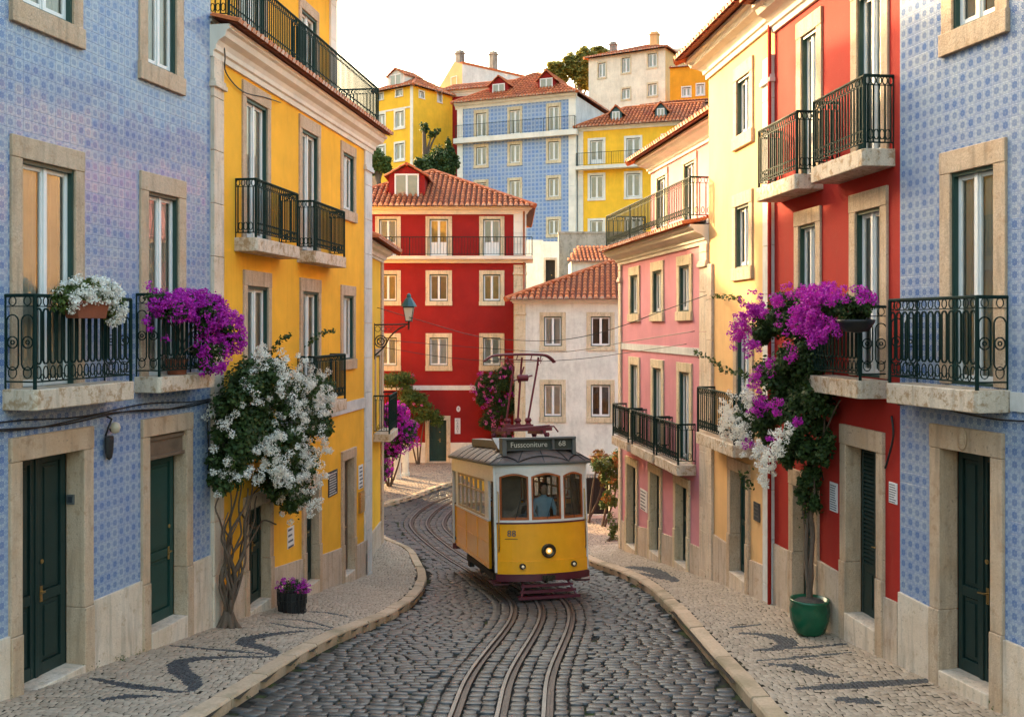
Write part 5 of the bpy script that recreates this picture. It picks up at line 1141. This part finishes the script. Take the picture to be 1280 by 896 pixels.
def leaves(root, blobs, dens, size, mat, shell=.5, extra=None):
    P, D = foliage(blobs, dens, shell)
    if extra is not None: P = np.concatenate([P, extra]); D = np.concatenate([D, np.zeros_like(extra)])
    V, F = leaf_np(P, size, .3, .62, D); return np_obj('foliage', V, F, mat, root)
def tendril(path, step, spread): 
    S = spline(path, 12); P = np.array([tuple(v) for v in S]); return np.repeat(P, step, 0)+rng.normal(size=(len(P)*step, 3))*spread
# white bougainvillea climbing the corner of the yellow house: coordinates along that wall
f = LY; g = lambda px, py, n: f.W(f.U(px, n), n, f.Z(px, py, n))
bp = g(285, 783, .22); root = plant('bougainvillea', 'white flowering bougainvillea with a twisted trunk climbing the yellow house corner', 'climbing plant', bp)
def rel(root, v): return tuple(Vector(v)-Vector(root.location))
BL = []
for px, py, n, ry, rz in ((300, 490, .42, .9, .62), (322, 470, .62, .9, .5), (345, 480, .72, 1.0, .62), (368, 500, .72, 1.1, .55), (388, 525, .62, 1.0, .55), (300, 545, .40, .9, .6), (325, 535, .6, 1.0, .6), (352, 560, .75, 1.0, .6), (378, 580, .66, 1.0, .5), (288, 590, .34, .7, .45), (368, 618, .5, .7, .34), (345, 600, .5, .8, .4), (395, 495, .5, .8, .4)):
    BL.append((rel(root, g(px, py, n)), (.40, ry, rz)))
tp = [tendril([rel(root, g(340, 440, .4)), rel(root, g(350, 425, .35)), rel(root, g(362, 420, .35))], 3, .03), tendril([rel(root, g(385, 430, .4)), rel(root, g(400, 418, .35)), rel(root, g(418, 413, .35))], 3, .03), tendril([rel(root, g(350, 635, .35)), rel(root, g(365, 630, .3)), rel(root, g(372, 640, .3))], 4, .06)]
leaves(root, BL, 1300, .085, M['leaf'], .35, np.concatenate(tp))
pts = clump(onblobs(BL, 46, (.6, -1, .25), 1.03, .1), 4, .085); clusters(pts, 64, .075, .027, root, M['fwhite'])
hv = clump(onblobs([BL[4], BL[3], BL[7], BL[8], BL[12], BL[10], BL[11]], 52, (.8, -1, .1), 1.05, .15), 5, .10); clusters(hv, 64, .075, .027, root, M['fwhite'])
mb = MB(); tops = [(280, 640), (296, 650), (322, 655), (276, 600), (330, 605), (292, 600), (305, 610), (318, 600), (300, 585), (310, 630), (285, 610), (326, 620)]
for k, (tx_, ty_) in enumerate(tops):
    strand(lambda t: rel(root, g(285+(tx_-285)*t**1.5, 783+(ty_-783)*t, .20+.14*t)), 13, .055 if 4 < k < 8 else .026, .011, mb, .075)
mb.tube(spline([rel(root, g(300, 640, .2)), rel(root, g(318, 660, .15)), rel(root, g(330, 650, .15)), rel(root, g(345, 655, .12))], 5), .015, 5)
for k in range(7): a_ = k*.9; mb.tube(spline([(.22*math.cos(a_), .22*math.sin(a_), -.06), (.10*math.cos(a_), .10*math.sin(a_), .07), (.03*math.cos(a_), .03*math.sin(a_), .26)], 4), [.035, .045, .05, .055, .06, .06, .058, .055, .05], 7)
mb.build('trunk', M['bark'], root, smooth=True)
# magenta bougainvillea over the small balcony of the blue house
f = LB; g = lambda px, py, n: f.W(f.U(px, n), n, f.Z(px, py, n))
root = plant('bougainvillea', 'magenta bougainvillea spilling over the small balcony of the left blue tiled house', 'flowering plant', g(225, 470, .25))
BL = [(rel(root, g(px, py, n)), r) for px, py, n, r in ((215, 385, .5, (.26, .30, .20)), (255, 390, .55, (.32, .36, .30)), (280, 415, .6, (.30, .32, .34)), (262, 440, .6, (.26, .26, .30)), (195, 375, .45, (.16, .2, .12)), (232, 380, .35, (.2, .3, .2)))]
leaves(root, BL, 2300, .06, M['leaf'], .3)
c1 = onblobs(BL, 300, (1, -.7, .35), 1.03, -.05); clusters(c1, 26, .068, .036, root, M['fmag'])
ex = [rel(root, g(px, py, n)) for px, py, n in ((186, 357, .45), (190, 385, .45), (184, 398, .5), (187, 412, .5), (208, 423, .5), (290, 440, .6), (298, 440, .6), (302, 436, .6), (182, 402, .5), (262, 465, .6), (270, 460, .6), (252, 468, .6), (258, 455, .6))]
clusters(ex, 26, .06, .036, root, M['fmag'])
mb = MB(); 
for k in range(6): mb.tube(spline([(rng.uniform(-.1, .1), rng.uniform(-.15, .15), 0), (rng.uniform(-.1, .1), rng.uniform(-.15, .15), .35), Vector(BL[k][0])], 4), .012, 5)
mb.lathe([(.0, 0), (.13, 0), (.17, .24), (.18, .25), (.15, .26), (.0, .22)], (-.05, 0, 0), 16, 1); mb.build('stem', [M['bark'], M['terracotta']], root)
# planter of white flowers hung on the large balcony
c = g(108, 388, .56); root = plant('flower_planter', 'brown window box of white flowers hung on the left balcony rail', 'planter', c); ang = f.ang(); root.rotation_euler = (0, 0, ang)
mb = MB(); mb.add([(-.27, -.09, -.10), (.27, -.09, -.10), (.27, .09, -.10), (-.27, .09, -.10), (-.31, -.11, .11), (.31, -.11, .11), (.31, .11, .11), (-.31, .11, .11)], [(0, 3, 2, 1), (0, 1, 5, 4), (1, 2, 6, 5), (2, 3, 7, 6), (3, 0, 4, 7)])
mb.raw_box(-.325, .325, -.125, -.10, .08, .12); mb.raw_box(-.325, .325, .10, .125, .08, .12); mb.raw_box(-.325, -.30, -.1, .1, .08, .12); mb.raw_box(.30, .325, -.1, .1, .08, .12); mb.build('trough', M['terracotta'], root, bevel=.006)
BL = [((x, y, z), r) for x, y, z, r in ((-.28, 0, .2, (.26, .2, .14)), (0, 0, .26, (.3, .22, .16)), (.30, .02, .22, (.3, .22, .18)), (.52, .02, .10, (.2, .2, .2)), (-.42, .02, .1, (.14, .16, .14)), (.5, 0, -.06, (.13, .13, .14)))]
leaves(root, BL, 1500, .05, M['leaf2'], .3); clusters(onblobs(BL, 175, (.3, -1, .5), 1.05, -.25), 22, .048, .03, root, M['fwhite'])
# bougainvillea in the green pot, climbing the red house
f = RR; g = lambda px, py, n: f.W(f.U(px, n), n, f.Z(px, py, n))
bx, by_ = ground(1012, 792, .12); bz = float(H(bx, by_))+.12
pot = empty('plant_pot', (bx, by_, bz), 0, 'round green glazed pot on the right pavement', 'pot')
mb = MB(); mb.lathe([(.0, .0), (.19, .0), (.24, .06), (.295, .24), (.305, .40), (.29, .50), (.305, .52), (.30, .55), (.265, .55), (.26, .50), (.0, .49)], (0, 0, 0), 28); mb.build('bowl', M['gpot'], pot, smooth=True)
mb = MB(); mb.lathe([(.0, .49), (.25, .495), (.2, .53), (.0, .55)], (0, 0, 0), 14); mb.build('soil', M['dark'], pot)
root = plant('bougainvillea', 'magenta and white bougainvillea rising from the green pot up the red house', 'climbing plant', (bx, by_, bz+.5))
BL = [(rel(root, g(px, py, n)), r) for px, py, n, r in ((990, 400, .45, (.42, .6, .46)), (960, 405, .55, (.36, .42, .36)), (1005, 450, .4, (.40, .6, .55)), (975, 470, .5, (.45, .6, .5)), (1000, 520, .4, (.42, .55, .5)), (1020, 500, .35, (.3, .4, .4)), (1030, 560, .25, (.22, .25, .3)), (1012, 595, .25, (.20, .26, .26)), (1004, 615, .3, (.12, .2, .2)), (1018, 630, .2, (.10, .16, .2)), (955, 525, .55, (.34, .45, .4)), (1015, 560, .3, (.24, .26, .3)), (940, 520, .6, (.3, .36, .36)), (985, 565, .45, (.28, .34, .26)), (1010, 385, .35, (.3, .42, .24)))]
tp = [tendril([g(940, 390, .45), g(925, 374, .2), g(908, 371, .15), g(892, 369, .12)], 3, .03), tendril([g(945, 475, .5), g(925, 466, .4), g(905, 463, .3), g(890, 450, .2), g(868, 440, .2)], 4, .035), tendril([g(1012, 600, .25), g(1015, 620, .2), g(1010, 645, .2)], 6, .07), tendril([g(930, 590, .55), g(935, 610, .5)], 5, .05)]
tp = [t-np.array(tuple(root.location)) for t in tp]
leaves(root, BL, 2500, .075, M['leaf'], .3, np.concatenate(tp))
def near(px, py, n, rx, rz, k): return [np.array(rel(root, g(px, py, n)))+rng.normal(size=3)*np.array((.06, rx, rz)) for _ in range(k)]
mg = []
for px, py, rx, rz, k in ((930, 405, .22, .15, 45), (945, 385, .25, .12, 38), (920, 420, .10, .08, 14), (938, 432, .16, .08, 16), (975, 375, .18, .08, 12), (1000, 368, .18, .06, 12), (960, 455, .1, .06, 6), (945, 470, .12, .07, 10), (985, 445, .1, .04, 5), (945, 485, .1, .05, 6), (950, 505, .12, .06, 9), (970, 510, .1, .06, 9), (995, 523, .06, .05, 4), (945, 512, .12, .05, 7), (940, 555, .1, .05, 6), (965, 545, .06, .04, 3), (985, 405, .3, .3, 8)): mg += near(px, py, .85 if px < 1000 else .75, rx, rz, k)
clusters(mg, 34, .062, .031, root, M['fmag'])
wh = []
for px, py, rx, rz, k in ((912, 520, .22, .22, 40), (925, 540, .2, .18, 38), (905, 535, .12, .16, 22), (950, 570, .14, .14, 24), (972, 560, .12, .12, 18), (960, 585, .10, .10, 14), (935, 500, .16, .12, 20), (982, 545, .1, .1, 10), (955, 600, .08, .08, 8)): wh += near(px, py, .9, rx, rz, k)
clusters(wh, 44, .06, .026, root, M['fwhite'])
mb = MB()
for k, (tx_, ty_) in enumerate([(1014, 560), (1008, 570), (1020, 580), (1002, 600), (1016, 610)]):
    def fn(t): v = g(1010+(tx_-1010)*t, 752+(ty_-752)*t, .24-.06*t); return rel(root, Vector((bx, by_, v.z)).lerp(v, min(1, .2+t*1.5)))
    strand(fn, 12, .05 if k < 2 else .03, .013, mb, .035)
for a in ([(1010, 600), (1000, 560), (985, 520)], [(1015, 590), (1030, 540), (1028, 490)], [(1012, 640), (1004, 620), (1006, 600), (998, 596)], [(1015, 580), (1040, 520), (1050, 500)]): mb.tube(spline([rel(root, g(x, y, .2)) for x, y in a], 5), .014, 5)
mb.build('trunk', M['bark'], root, smooth=True)
# hanging pot on the red house balcony
c = g(1070, 405, .62); root = plant('hanging_plant', 'magenta bougainvillea in a dark bowl hung on the red house balcony rail', 'flowering plant', c)
mb = MB(); mb.lathe([(.0, -.12), (.16, -.1), (.24, .02), (.25, .06), (.22, .06), (.0, .04)], (0, 0, 0), 20); mb.build('bowl', M['black'], root, smooth=True)
BL = [(rel(root, g(px, py, n)), r) for px, py, n, r in ((1062, 388, .65, (.26, .32, .22)), (1035, 385, .7, (.24, .34, .2)), (1078, 378, .6, (.18, .2, .16)), (1012, 398, .75, (.18, .25, .18)))]
leaves(root, BL, 2300, .06, M['leaf'], .3)
mg = []
for px, py, rx, rz, k in ((1015, 380, .2, .12, 50), (1000, 400, .15, .12, 45), (1020, 400, .2, .10, 42), (1035, 365, .25, .06, 30), (1020, 415, .12, .06, 22), (1026, 424, .05, .05, 12), (1078, 362, .06, .03, 5), (1080, 374, .06, .04, 6), (1040, 410, .1, .04, 8), (1030, 372, .22, .08, 22)): mg += near(px, py, .88, rx, rz, k)
clusters(mg, 32, .058, .031, root, M['fmag'])
# basket of flowers by the yellow house
bx, by_ = ground(365, 764, .12); bz = float(H(bx, by_))+.12
root = plant('flower_basket', 'black wrought basket of small purple flowers against the yellow wall', 'planter', (bx, by_, bz))
mb = MB(); R0 = .27
for k in range(22):
    a = 2*math.pi*k/22; mb.tube([(R0*.9*math.cos(a), R0*.9*math.sin(a), 0), (R0*math.cos(a), R0*math.sin(a), .25), (R0*1.02*math.cos(a+.1), R0*1.02*math.sin(a+.1), .47)], .009, 4)
    if k % 2 == 0: mb.tube([(R0*1.01*math.cos(a+.14+.1*math.cos(t)), R0*1.01*math.sin(a+.14+.1*math.cos(t)), .25+.1*math.sin(t)) for t in np.linspace(0, 6.28, 9)], .006, 4)
for z in (.01, .25, .46): mb.tube([(R0*math.cos(a), R0*math.sin(a), z) for a in np.linspace(0, 2*math.pi, 25)[:-1]], .011, 4, closed=True)
mb.lathe([(.0, .02), (R0*.86, .02), (R0*.93, .40), (0, .40)], (0, 0, 0), 18); mb.build('basket', M['black'], root)
BL = [((0, 0, .50), (.27, .27, .12)), ((.1, .1, .42), (.22, .22, .1))]; leaves(root, BL, 1500, .045, M['leaf'], .3)
clusters(onblobs(BL, 60, (.2, -.6, 1), 1.12, -.1), 14, .035, .026, root, M['fmag']); clusters([(.2, -.16, .45), (.22, -.12, .39), (.15, -.22, .42)], 14, .03, .024, root, M['fpink'])
# planting at the far corner
def at(px, py, Y): v = pt(px, py, Y); return (v.x, v.y, v.z)
def simple(name, label, cat, base, specs, Y, dens, lsz, mats, flw=None, trunk=None, depth=.7):
    root = plant(name, label, cat, base); BL = [(rel(root, at(px, py, Y+dy)), (rx, depth*rx, rz)) for px, py, dy, rx, rz in specs]
    leaves(root, BL, dens, lsz, mats, .3)
    for n, rad, ps, m, zr in (flw or []): clusters(onblobs(BL, n, (0, -1, .2), 1.04, .05, zr), 18, rad, ps, root, m)
    mb = MB()
    for k in range(trunk or 3): 
        t = Vector(BL[k % len(BL)][0]); mb.tube(spline([(rng.uniform(-.1, .1), rng.uniform(-.1, .1), -.05), t*.5+Vector((rng.uniform(-.15, .15), 0, 0)), t], 5), list(np.linspace(.05, .02, 11)), 6)
    mb.build('trunk', M['bark'], root, smooth=True); return root
x, y = ground(487, 607, .12)
simple('bougainvillea', 'large magenta bougainvillea bush on the far left corner beside white posts', 'bush', (x, y, float(H(x, y))+.12), ((487, 525, 0, .75, .65), (503, 545, 0, .75, .75), (482, 560, .2, .6, .7), (478, 585, 0, .4, .5), (495, 515, 0, .5, .4)), 41.0, 1500, .09, M['leaf'], [(420, .085, .055, M['fmag'], (-.8, 1))], 4)
x, y = ground(525, 598, .12)
simple('climbing_vine', 'green climbing vine on the deep red house above the dark door', 'climbing plant', (x-.6, 49.4, .1), ((492, 475, 0, 1.1, .55), (512, 495, 0, .9, .55), (532, 515, 0, .75, .6), (545, 522, 0, .4, .45), (500, 520, .2, .6, .8)), 49.0, 900, .11, M['leaf2'], [(10, .09, .06, M['fpink'], (-1, 1))], 3)
simple('bougainvillea', 'dark green bougainvillea with pink flowers climbing between deep red and white houses', 'climbing plant', (.0, 49.3, .1), ((622, 475, 0, .95, .75), (628, 505, 0, .8, 1.0), (605, 490, 0, .6, .75), (630, 540, 0, .6, .8), (612, 520, 0, .6, .7), (633, 462, 0, .5, .4)), 49.0, 1200, .10, M['leaf'], [(75, .09, .06, M['fpink'], (-1, 1)), (38, .10, .06, M['fmag'], (0, 1))], 4)
x, y = ground(762, 660, .12)
simple('garden_shrub', 'green and orange leafed shrub beside the garden gate behind the tram', 'shrub', (3.1, 33.6, float(H(3.1, 33.6))+.1), ((756, 580, 0, .45, .4), (765, 600, 0, .4, .55), (772, 575, 0, .35, .35), (762, 625, -.3, .35, .4)), 33.4, 1000, .10, M['leaf2'], [(14, .12, .09, M['leafo'], (.0, 1))], 3)
simple('potted_bush', 'small round green bush at the far corner of the pink house', 'shrub', (3.05, 31.0, float(H(3.05, 31.0))+.12), ((766, 655, 0, .22, .45), (768, 672, 0, .2, .3)), 31.0, 1100, .07, M['leaf2'], None, 2)
simple('autumn_creeper', 'orange creeper on the garden wall right behind the tram roof', 'climbing plant', (2.6, 34.5, float(H(2.6, 34.5))+.1), ((748, 570, 0, .4, .25), (755, 590, 0, .3, .5)), 34.3, 900, .10, M['leafo'], None, 2)
# white corner posts
for px, lab in ((482, 'white stone post nearest the wall among three by the magenta bush'), (497, 'white stone post in the middle of three by the magenta bush'), (507, 'white stone post at the right of three by the magenta bush')):
    x, y = ground(px, 603-(px-482)*.35, .12); z = float(H(x, y))+.1; o = MB(); o.raw_box(-.13, .13, -.13, .13, 0, 1.15); o.raw_box(-.16, .16, -.16, .16, 1.15, 1.25); o.raw_box(-.17, .17, -.17, .17, 0, .16)
    b = o.build('stone_post', M['white'], None, bevel=.015); b.location = (x, y, z); tag(b, lab, 'post', 'posts by the far corner')
# garden wall and gate
gw = Face(None, (2.4, 35.2), (6.5, 35.2), float(H(2.4, 35.2))+.1); gw.root = empty('garden_wall', (2.4, 35.2, gw.zb), 0, 'low garden wall with a dark iron gate beside the pink house', 'wall')
mb = MB(); mb.box(1.05, 4.1, -.3, 0, -.3, 1.9); mb.box(-.2, 1.05, -.4, .05, -.3, .15); mb.box(-.25, .0, -.3, 0, .15, 1.9); gw.part(mb, 'masonry', M['white'])
mb = MB()
for k in range(10): mb.tube([(.05+k*.105, .1, .16), (.05+k*.105, .1, 1.5)], .012, 4)
for z in (.25, 1.4): mb.tube([(0, .1, z), (1.05, .1, z)], .016, 4)
mb.raw_box(.02, 1.03, .13, .15, .16, 1.45); gw.part(mb, 'gate', M['black'])
# hill trees
def tree(label, px, py, Y, spec, dens, lsz, mat, base_z):
    x = (px-CX)/FPX*Y; root = plant('tree', label, 'tree', (x, Y, base_z)); BL = [(rel(root, at(a, b, Y+dy)), (r, r*.9, rz)) for a, b, dy, r, rz in spec]
    P, D = foliage(BL, dens, .35); V, F = leaf_np(P, lsz, .3, .7, D); np_obj('crown', V, F, mat, root)
    top = Vector(BL[0][0]); mb = MB(); mb.tube(spline([(0, 0, -1), (.1, 0, top.z*.4), top], 5), list(np.linspace(.4, .15, 11)), 8)
    for c, r in BL[1:]: mb.tube(spline([top*.55, (top*.55).lerp(Vector(c), .5)+Vector((0, 0, .3)), c], 4), list(np.linspace(.16, .05, 9)), 6)
    mb.build('trunk', M['bark'], root, smooth=True)
tree('tall leafy tree on the skyline left of the cream hilltop house', 722, 110, 121, ((725, 82, 0, 1.7, 2.0), (733, 70, .5, 1.5, 1.2), (714, 80, 0, 1.1, 1.2), (752, 65, 2, 1.4, .6), (728, 98, 0, 1.6, 1.3)), 130, .42, M['leaf3'], 27)
tree('smaller grey green tree at the left of the skyline tree', 695, 110, 121.5, ((697, 85, 0, 1.5, .9), (690, 88, 0, 1.0, .8), (703, 92, 0, 1.2, 1.0)), 110, .36, M['leaf3'], 27)
tree('dark rounded evergreen between the far yellow and blue houses', 545, 225, 86, ((550, 198, 0, 1.4, 1.5), (536, 207, 0, 1.3, 1.2), (562, 205, .3, .9, 1.4), (527, 215, 0, 1.0, .8), (545, 215, 0, 1.7, 1.2), (560, 182, 0, .4, .6)), 260, .28, M['leaf'], 16)
tree('thin creeper tree against the side of the far yellow house', 530, 190, 89, ((530, 160, 0, .5, .6), (540, 168, 0, .5, .4), (547, 165, 0, .35, .4)), 160, .22, M['leaf'], 17)
tree('dark green bush beside the terrace of the tall yellow house', 472, 215, 88, ((472, 205, 0, 1.2, 1.2), (482, 208, 0, .7, .7), (466, 190, 0, .7, .8)), 300, .25, M['leaf2'], 17)
# ------------------------------------------------------------------ lamps, wires, notices
w0 = pt(466, 406, 28.85); root = empty('street_lamp', (-4.0, 28.9, w0.z), 0, 'iron bracket street lamp with a teal cap beside the yellow house', 'street lamp')
Lx = float(pt(511, 406, 28.9).x)+4.0
mb = MB(); mb.tube([(0, 0, .0), (Lx+.02, 0, .02)], .022, 6); mb.tube([(0, 0, .05), (0, 0, -1.0)], .025, 6); mb.tube(spline([(0, 0, -.9), (.12, 0, -.80), (.30, 0, -.62), (.45, 0, -.36), (.68, 0, -.14), (Lx-.1, 0, -.02)], 6), .022, 6)
for r in (.17, .10): mb.tube([(.19+r*math.cos(t), 0, -.48+r*math.sin(t)) for t in np.linspace(0, 6.28, 19)[:-1]], .018, 5, closed=True)
for a in range(5): mb.tube([(.19, 0, -.48), (.19+.14*math.cos(a*1.26), .0, -.48+.14*math.sin(a*1.26))], .012, 4)
for c, r in ((.10, .08), (.27, .07), (.42, .06), (.55, .045)): mb.tube([(c+r*math.cos(t), 0, -.12+r*math.sin(t)) for t in np.linspace(0, 6.28, 11)[:-1]], .010, 4, closed=True)
mb.tube([(Lx, 0, -.10), (Lx, 0, .12)], .028, 6); mb.lathe([(0, -.15), (.03, -.11), (.0, -.08)], (Lx, 0, 0), 8); mb.build('bracket', M['black'], root)
mb = MB(); b0, b1, z0, z1 = .12, .20, .12, .50
for sx, sy in ((-1, -1), (1, -1), (1, 1), (-1, 1)): mb.tube([(Lx+sx*b0*.72, sy*b0*.72, z0), (Lx+sx*b1*.72, sy*b1*.72, z1)], .012, 4)
mb.raw_box(Lx-.10, Lx+.10, -.10, .10, z0-.03, z0); mb.raw_box(Lx-.16, Lx+.16, -.16, .16, z1, z1+.03); mb.build('lantern_frame', M['black'], root)
mb = MB(); mb.lathe([(.24, z1+.03), (.19, z1+.12), (.10, z1+.26), (.06, z1+.30)], (Lx, 0, 0), 8); mb.lathe([(.055, z1+.28), (.07, z1+.33), (.05, z1+.39), (.0, z1+.42)], (Lx, 0, 0), 8); mb.build('cap', M['teal'], root)
mb = MB(); a, b = b0*.70, b1*.70
mb.add([(Lx-a, -a, z0), (Lx+a, -a, z0), (Lx+a, a, z0), (Lx-a, a, z0), (Lx-b, -b, z1), (Lx+b, -b, z1), (Lx+b, b, z1), (Lx-b, b, z1)], [(0, 1, 5, 4), (1, 2, 6, 5), (2, 3, 7, 6), (3, 0, 4, 7)]); mb.build('lamp_glass', paint('frosted_glass', (.72, .66, .56), .35, .05), root)
# wall lamp on the blue house
def on(f, px, py, n): return f.W(f.U(px, n), n, f.Z(px, py, n))
root = empty('wall_lamp', on(LB, 135, 548, .05), LB.ang(), 'old dark wall lamp with a cream globe on the left blue tiles', 'wall lamp')
mb = MB(); mb.lathe([(.0, -.30), (.05, -.27), (.075, -.18), (.085, -.02), (.08, .03), (.0, .04)], (0, -.02, 0), 14, sy=.55); mb.tube([(-.02, .02, .04), (-.05, -.04, .15), (0, -.06, .27), (.02, .03, .30)], .014, 5); mb.lathe([(.03, .09), (.06, .14), (.0, .15)], (.01, -.07, 0), 10); mb.build('housing', M['under'], root, smooth=True)
mb = MB(); mb.lathe([(.0, -.08), (.05, -.065), (.072, .0), (.05, .065), (.0, .08)], (.02, -.10, .15), 16); mb.build('globe', paint('cream_globe', (.55, .45, .32), .3, .1), root, smooth=True)
def wire(label, pts, r=.011):
    P = spline(pts, 10); o = MB(); o.tube([v-P[0] for v in P], r, 4); b = o.build('overhead_wire', M['black'], None, smooth=True); b.location = P[0]; tag(b, label, 'cable', 'overhead wires')
wire('highest overhead wire sagging from yellow house to the cream house front', [pt(470, 384, 29.5), pt(530, 402, 28.5), pt(590, 419, 27.5), pt(640, 425, 26.5), pt(700, 425, 25.2), pt(760, 413, 24.2), pt(830, 388, 22.9), pt(891, 366, 21.6)])
wire('middle overhead wire running behind the raised pantograph to the pink house', [pt(472, 424, 29.5), pt(540, 430, 31), pt(620, 436, 31), pt(700, 440, 29), pt(780, 428, 26), pt(868, 414, 22.4)])
wire('lowest overhead wire stretched from the pantograph toward the pink house wall', [pt(478, 434, 30), pt(560, 447, 30), pt(640, 452, 29), pt(720, 449, 28), pt(790, 440, 26), pt(858, 430, 22.9)])
# notices
def board(name, label, cat, f, x0, x1, y0, y1, mat, n=.012, lines=0, ink='ink', title=None, grp=None):
    u0, u1 = sorted((f.U(x0), f.U(x1))); z0, z1 = f.Z((x0+x1)/2, y1), f.Z((x0+x1)/2, y0)
    root = empty(name, f.W((u0+u1)/2, 0, z0), f.ang(), label, cat, grp); w, h = (u1-u0)/2, z1-z0
    mb = MB(); mb.raw_box(-w, w, -n, .004, 0, h); mb.build('sheet' if cat == 'poster' else 'plate', M[mat], root)
    for i in range(lines):
        z = h*(.90-.82*i/max(1, lines-1) if lines > 1 else .5); L = MB(); x = -w*.85; e = w*rng.uniform(.35, .88)
        while x < e: q = min(e, x+w*rng.uniform(.1, .35)); L.raw_box(x, q, -n-.003, -n-.001, z-h*.28/lines, z+h*.10/lines); x = q+w*.06
        L.build('text_line', M[ink], root)
    return root, w, h
M['slate'] = paint('slate_board', (.03, .035, .045), .5); M['enamel'] = paint('white_enamel', (.70, .69, .68), .35)
board('poster', 'long white printed notice on red wall nearest the trunk', 'poster', RR, 1038, 1047.5, 603, 639, 'paper', lines=11)
board('poster', 'shorter white notice with dark lines between shutter door and blue tiles', 'poster', RR, 1112, 1122, 603, 629, 'paper', lines=8)
board('poster', 'torn white and blue sticker on the yellow wall above the flower basket', 'poster', LY, 359, 367, 658, 684, 'paper', lines=4)
board('wall_plaque', 'dark slate board with pale lines on the yellow house wall', 'plaque', LY, 410, 421, 588, 619, 'slate', .02, 9, 'enamel')
board('wall_plaque', 'dark square plaque beside the cream house door', 'plaque', CR, 943, 950.5, 628, 651, 'slate', .02, 5, 'tgrey')
board('wall_plaque', 'white enamel plaque between the two far pink house doors', 'plaque', PK, 801, 809.5, 612, 638, 'enamel', .02, 6)
board('poster', 'white notice on the far grey pilaster of the yellow house', 'poster', LY, 448, 453, 581, 610, 'paper', .02, 6)
board('letter_box', 'small brass letter box below the notice on the far pilaster', 'letter box', LY, 448, 453, 614, 640, 'brass', .06)
def hwall(px, py): return RH.W(RH.U(px), .0, RH.Z(px, py))
root = empty('house_number', hwall(573, 511), 0, 'small oval number plate on the deep red wall', 'number plate'); mb = MB(); mb.lathe([(0, 0), (.10, 0), (.10, .02), (0, .02)], (0, -.02, 0), 18, axis='y'); mb.v = [(x, y, z*1.45) for x, y, z in mb.v]; mb.build('plate', M['enamel'], root); text('number', '8', .17, 'ink', root, (0, -.024, 0), (R(90), 0, 0))
root, w, h = board('shop_sign', 'narrow white vertical sign on the deep red wall by the door', 'sign', RH, 568.5, 575.5, 522.5, 542, 'enamel', .04)
for i, ch in enumerate('CABOS'): text('lettering', ch, .16, 'ink', root, (0, -.044, h-.12-i*(h-.14)/4.6), (R(90), 0, 0))
root = empty('intercom', on(LB, 90.5, 622, -.02), LB.ang(), 'small square door intercom on the stone jamb of the leftmost door', 'intercom')
mb = MB(); u = LB.U(102); root.location = LB.W(u-.002, -.16, LB.Z(96, 622, -.16)); mb.raw_box(-.025, .002, -.055, .055, -.065, .065); mb.build('plate', M['tgrey'], root); mb = MB(); mb.raw_box(-.028, -.024, -.035, .035, -.04, .04); mb.build('screen', M['slate'], root)
# roof aerial
v = pt(902, 50, 24.5); root = empty('aerial', v, 0, 'thin television aerial above the cream house roof', 'aerial'); mb = MB(); mb.tube([(0, 0, -1.6), (0, 0, .55)], .014, 5)
for z in (.42, .18, .02): mb.tube([(-.26+z*.2, 0, z), (.1, 0, z+.01)], .009, 4)
mb.build('mast', M['tgrey'], root)
# moss tufts in the gutters
P = []
for line, k in ((KL, 900), (KR, 700)):
    L = np.array(line); sel = (L[:, 1] > 8) & (L[:, 1] < 24); L = L[sel]; i = rng.integers(0, len(L)-1, k); t = rng.random(k)[:, None]
    p = L[i]*(1-t)+L[i+1]*t; m = (np.sin(p[:, 1]*3.1)+np.sin(p[:, 1]*1.7+1)+np.sin(p[:, 1]*7)) > .9; p = p[m]+rng.normal(size=(m.sum(), 2))*.035; P.append(np.c_[p, H(p[:, 0], p[:, 1])+rng.uniform(-.01, .035, len(p))])
for px, py, k in ((150, 824, 60), (172, 817, 40), (118, 834, 30), (262, 782, 40), (1105, 806, 50), (1118, 812, 40), (1245, 884, 40), (1150, 838, 20), (888, 722, 30)):
    x, y = ground(px, py, .12); p = np.array([[x, y]])+rng.normal(size=(k, 2))*(.05, .10); P.append(np.c_[p, H(p[:, 0], p[:, 1])+.12+np.abs(rng.normal(size=k))*.05])
V, F = leaf_np(np.concatenate(P), .035, .2, .4); tag(np_obj('moss', V, F, M['grass']), 'green moss along the kerb gutters', 'moss', kind='stuff')

# lettering becomes plain mesh
bpy.context.view_layer.update(); dg = bpy.context.evaluated_depsgraph_get()
for o in [o for o in list(SC.objects) if o.type == 'FONT']:
    me = bpy.data.meshes.new_from_object(o.evaluated_get(dg)); n = bpy.data.objects.new(o.name.split('.')[0]+'_tmp', me); COL.objects.link(n); n.parent = o.parent
    n.location = o.location; n.rotation_euler = o.rotation_euler; n.scale = o.scale; nm = o.name; bpy.data.objects.remove(o); n.name = nm
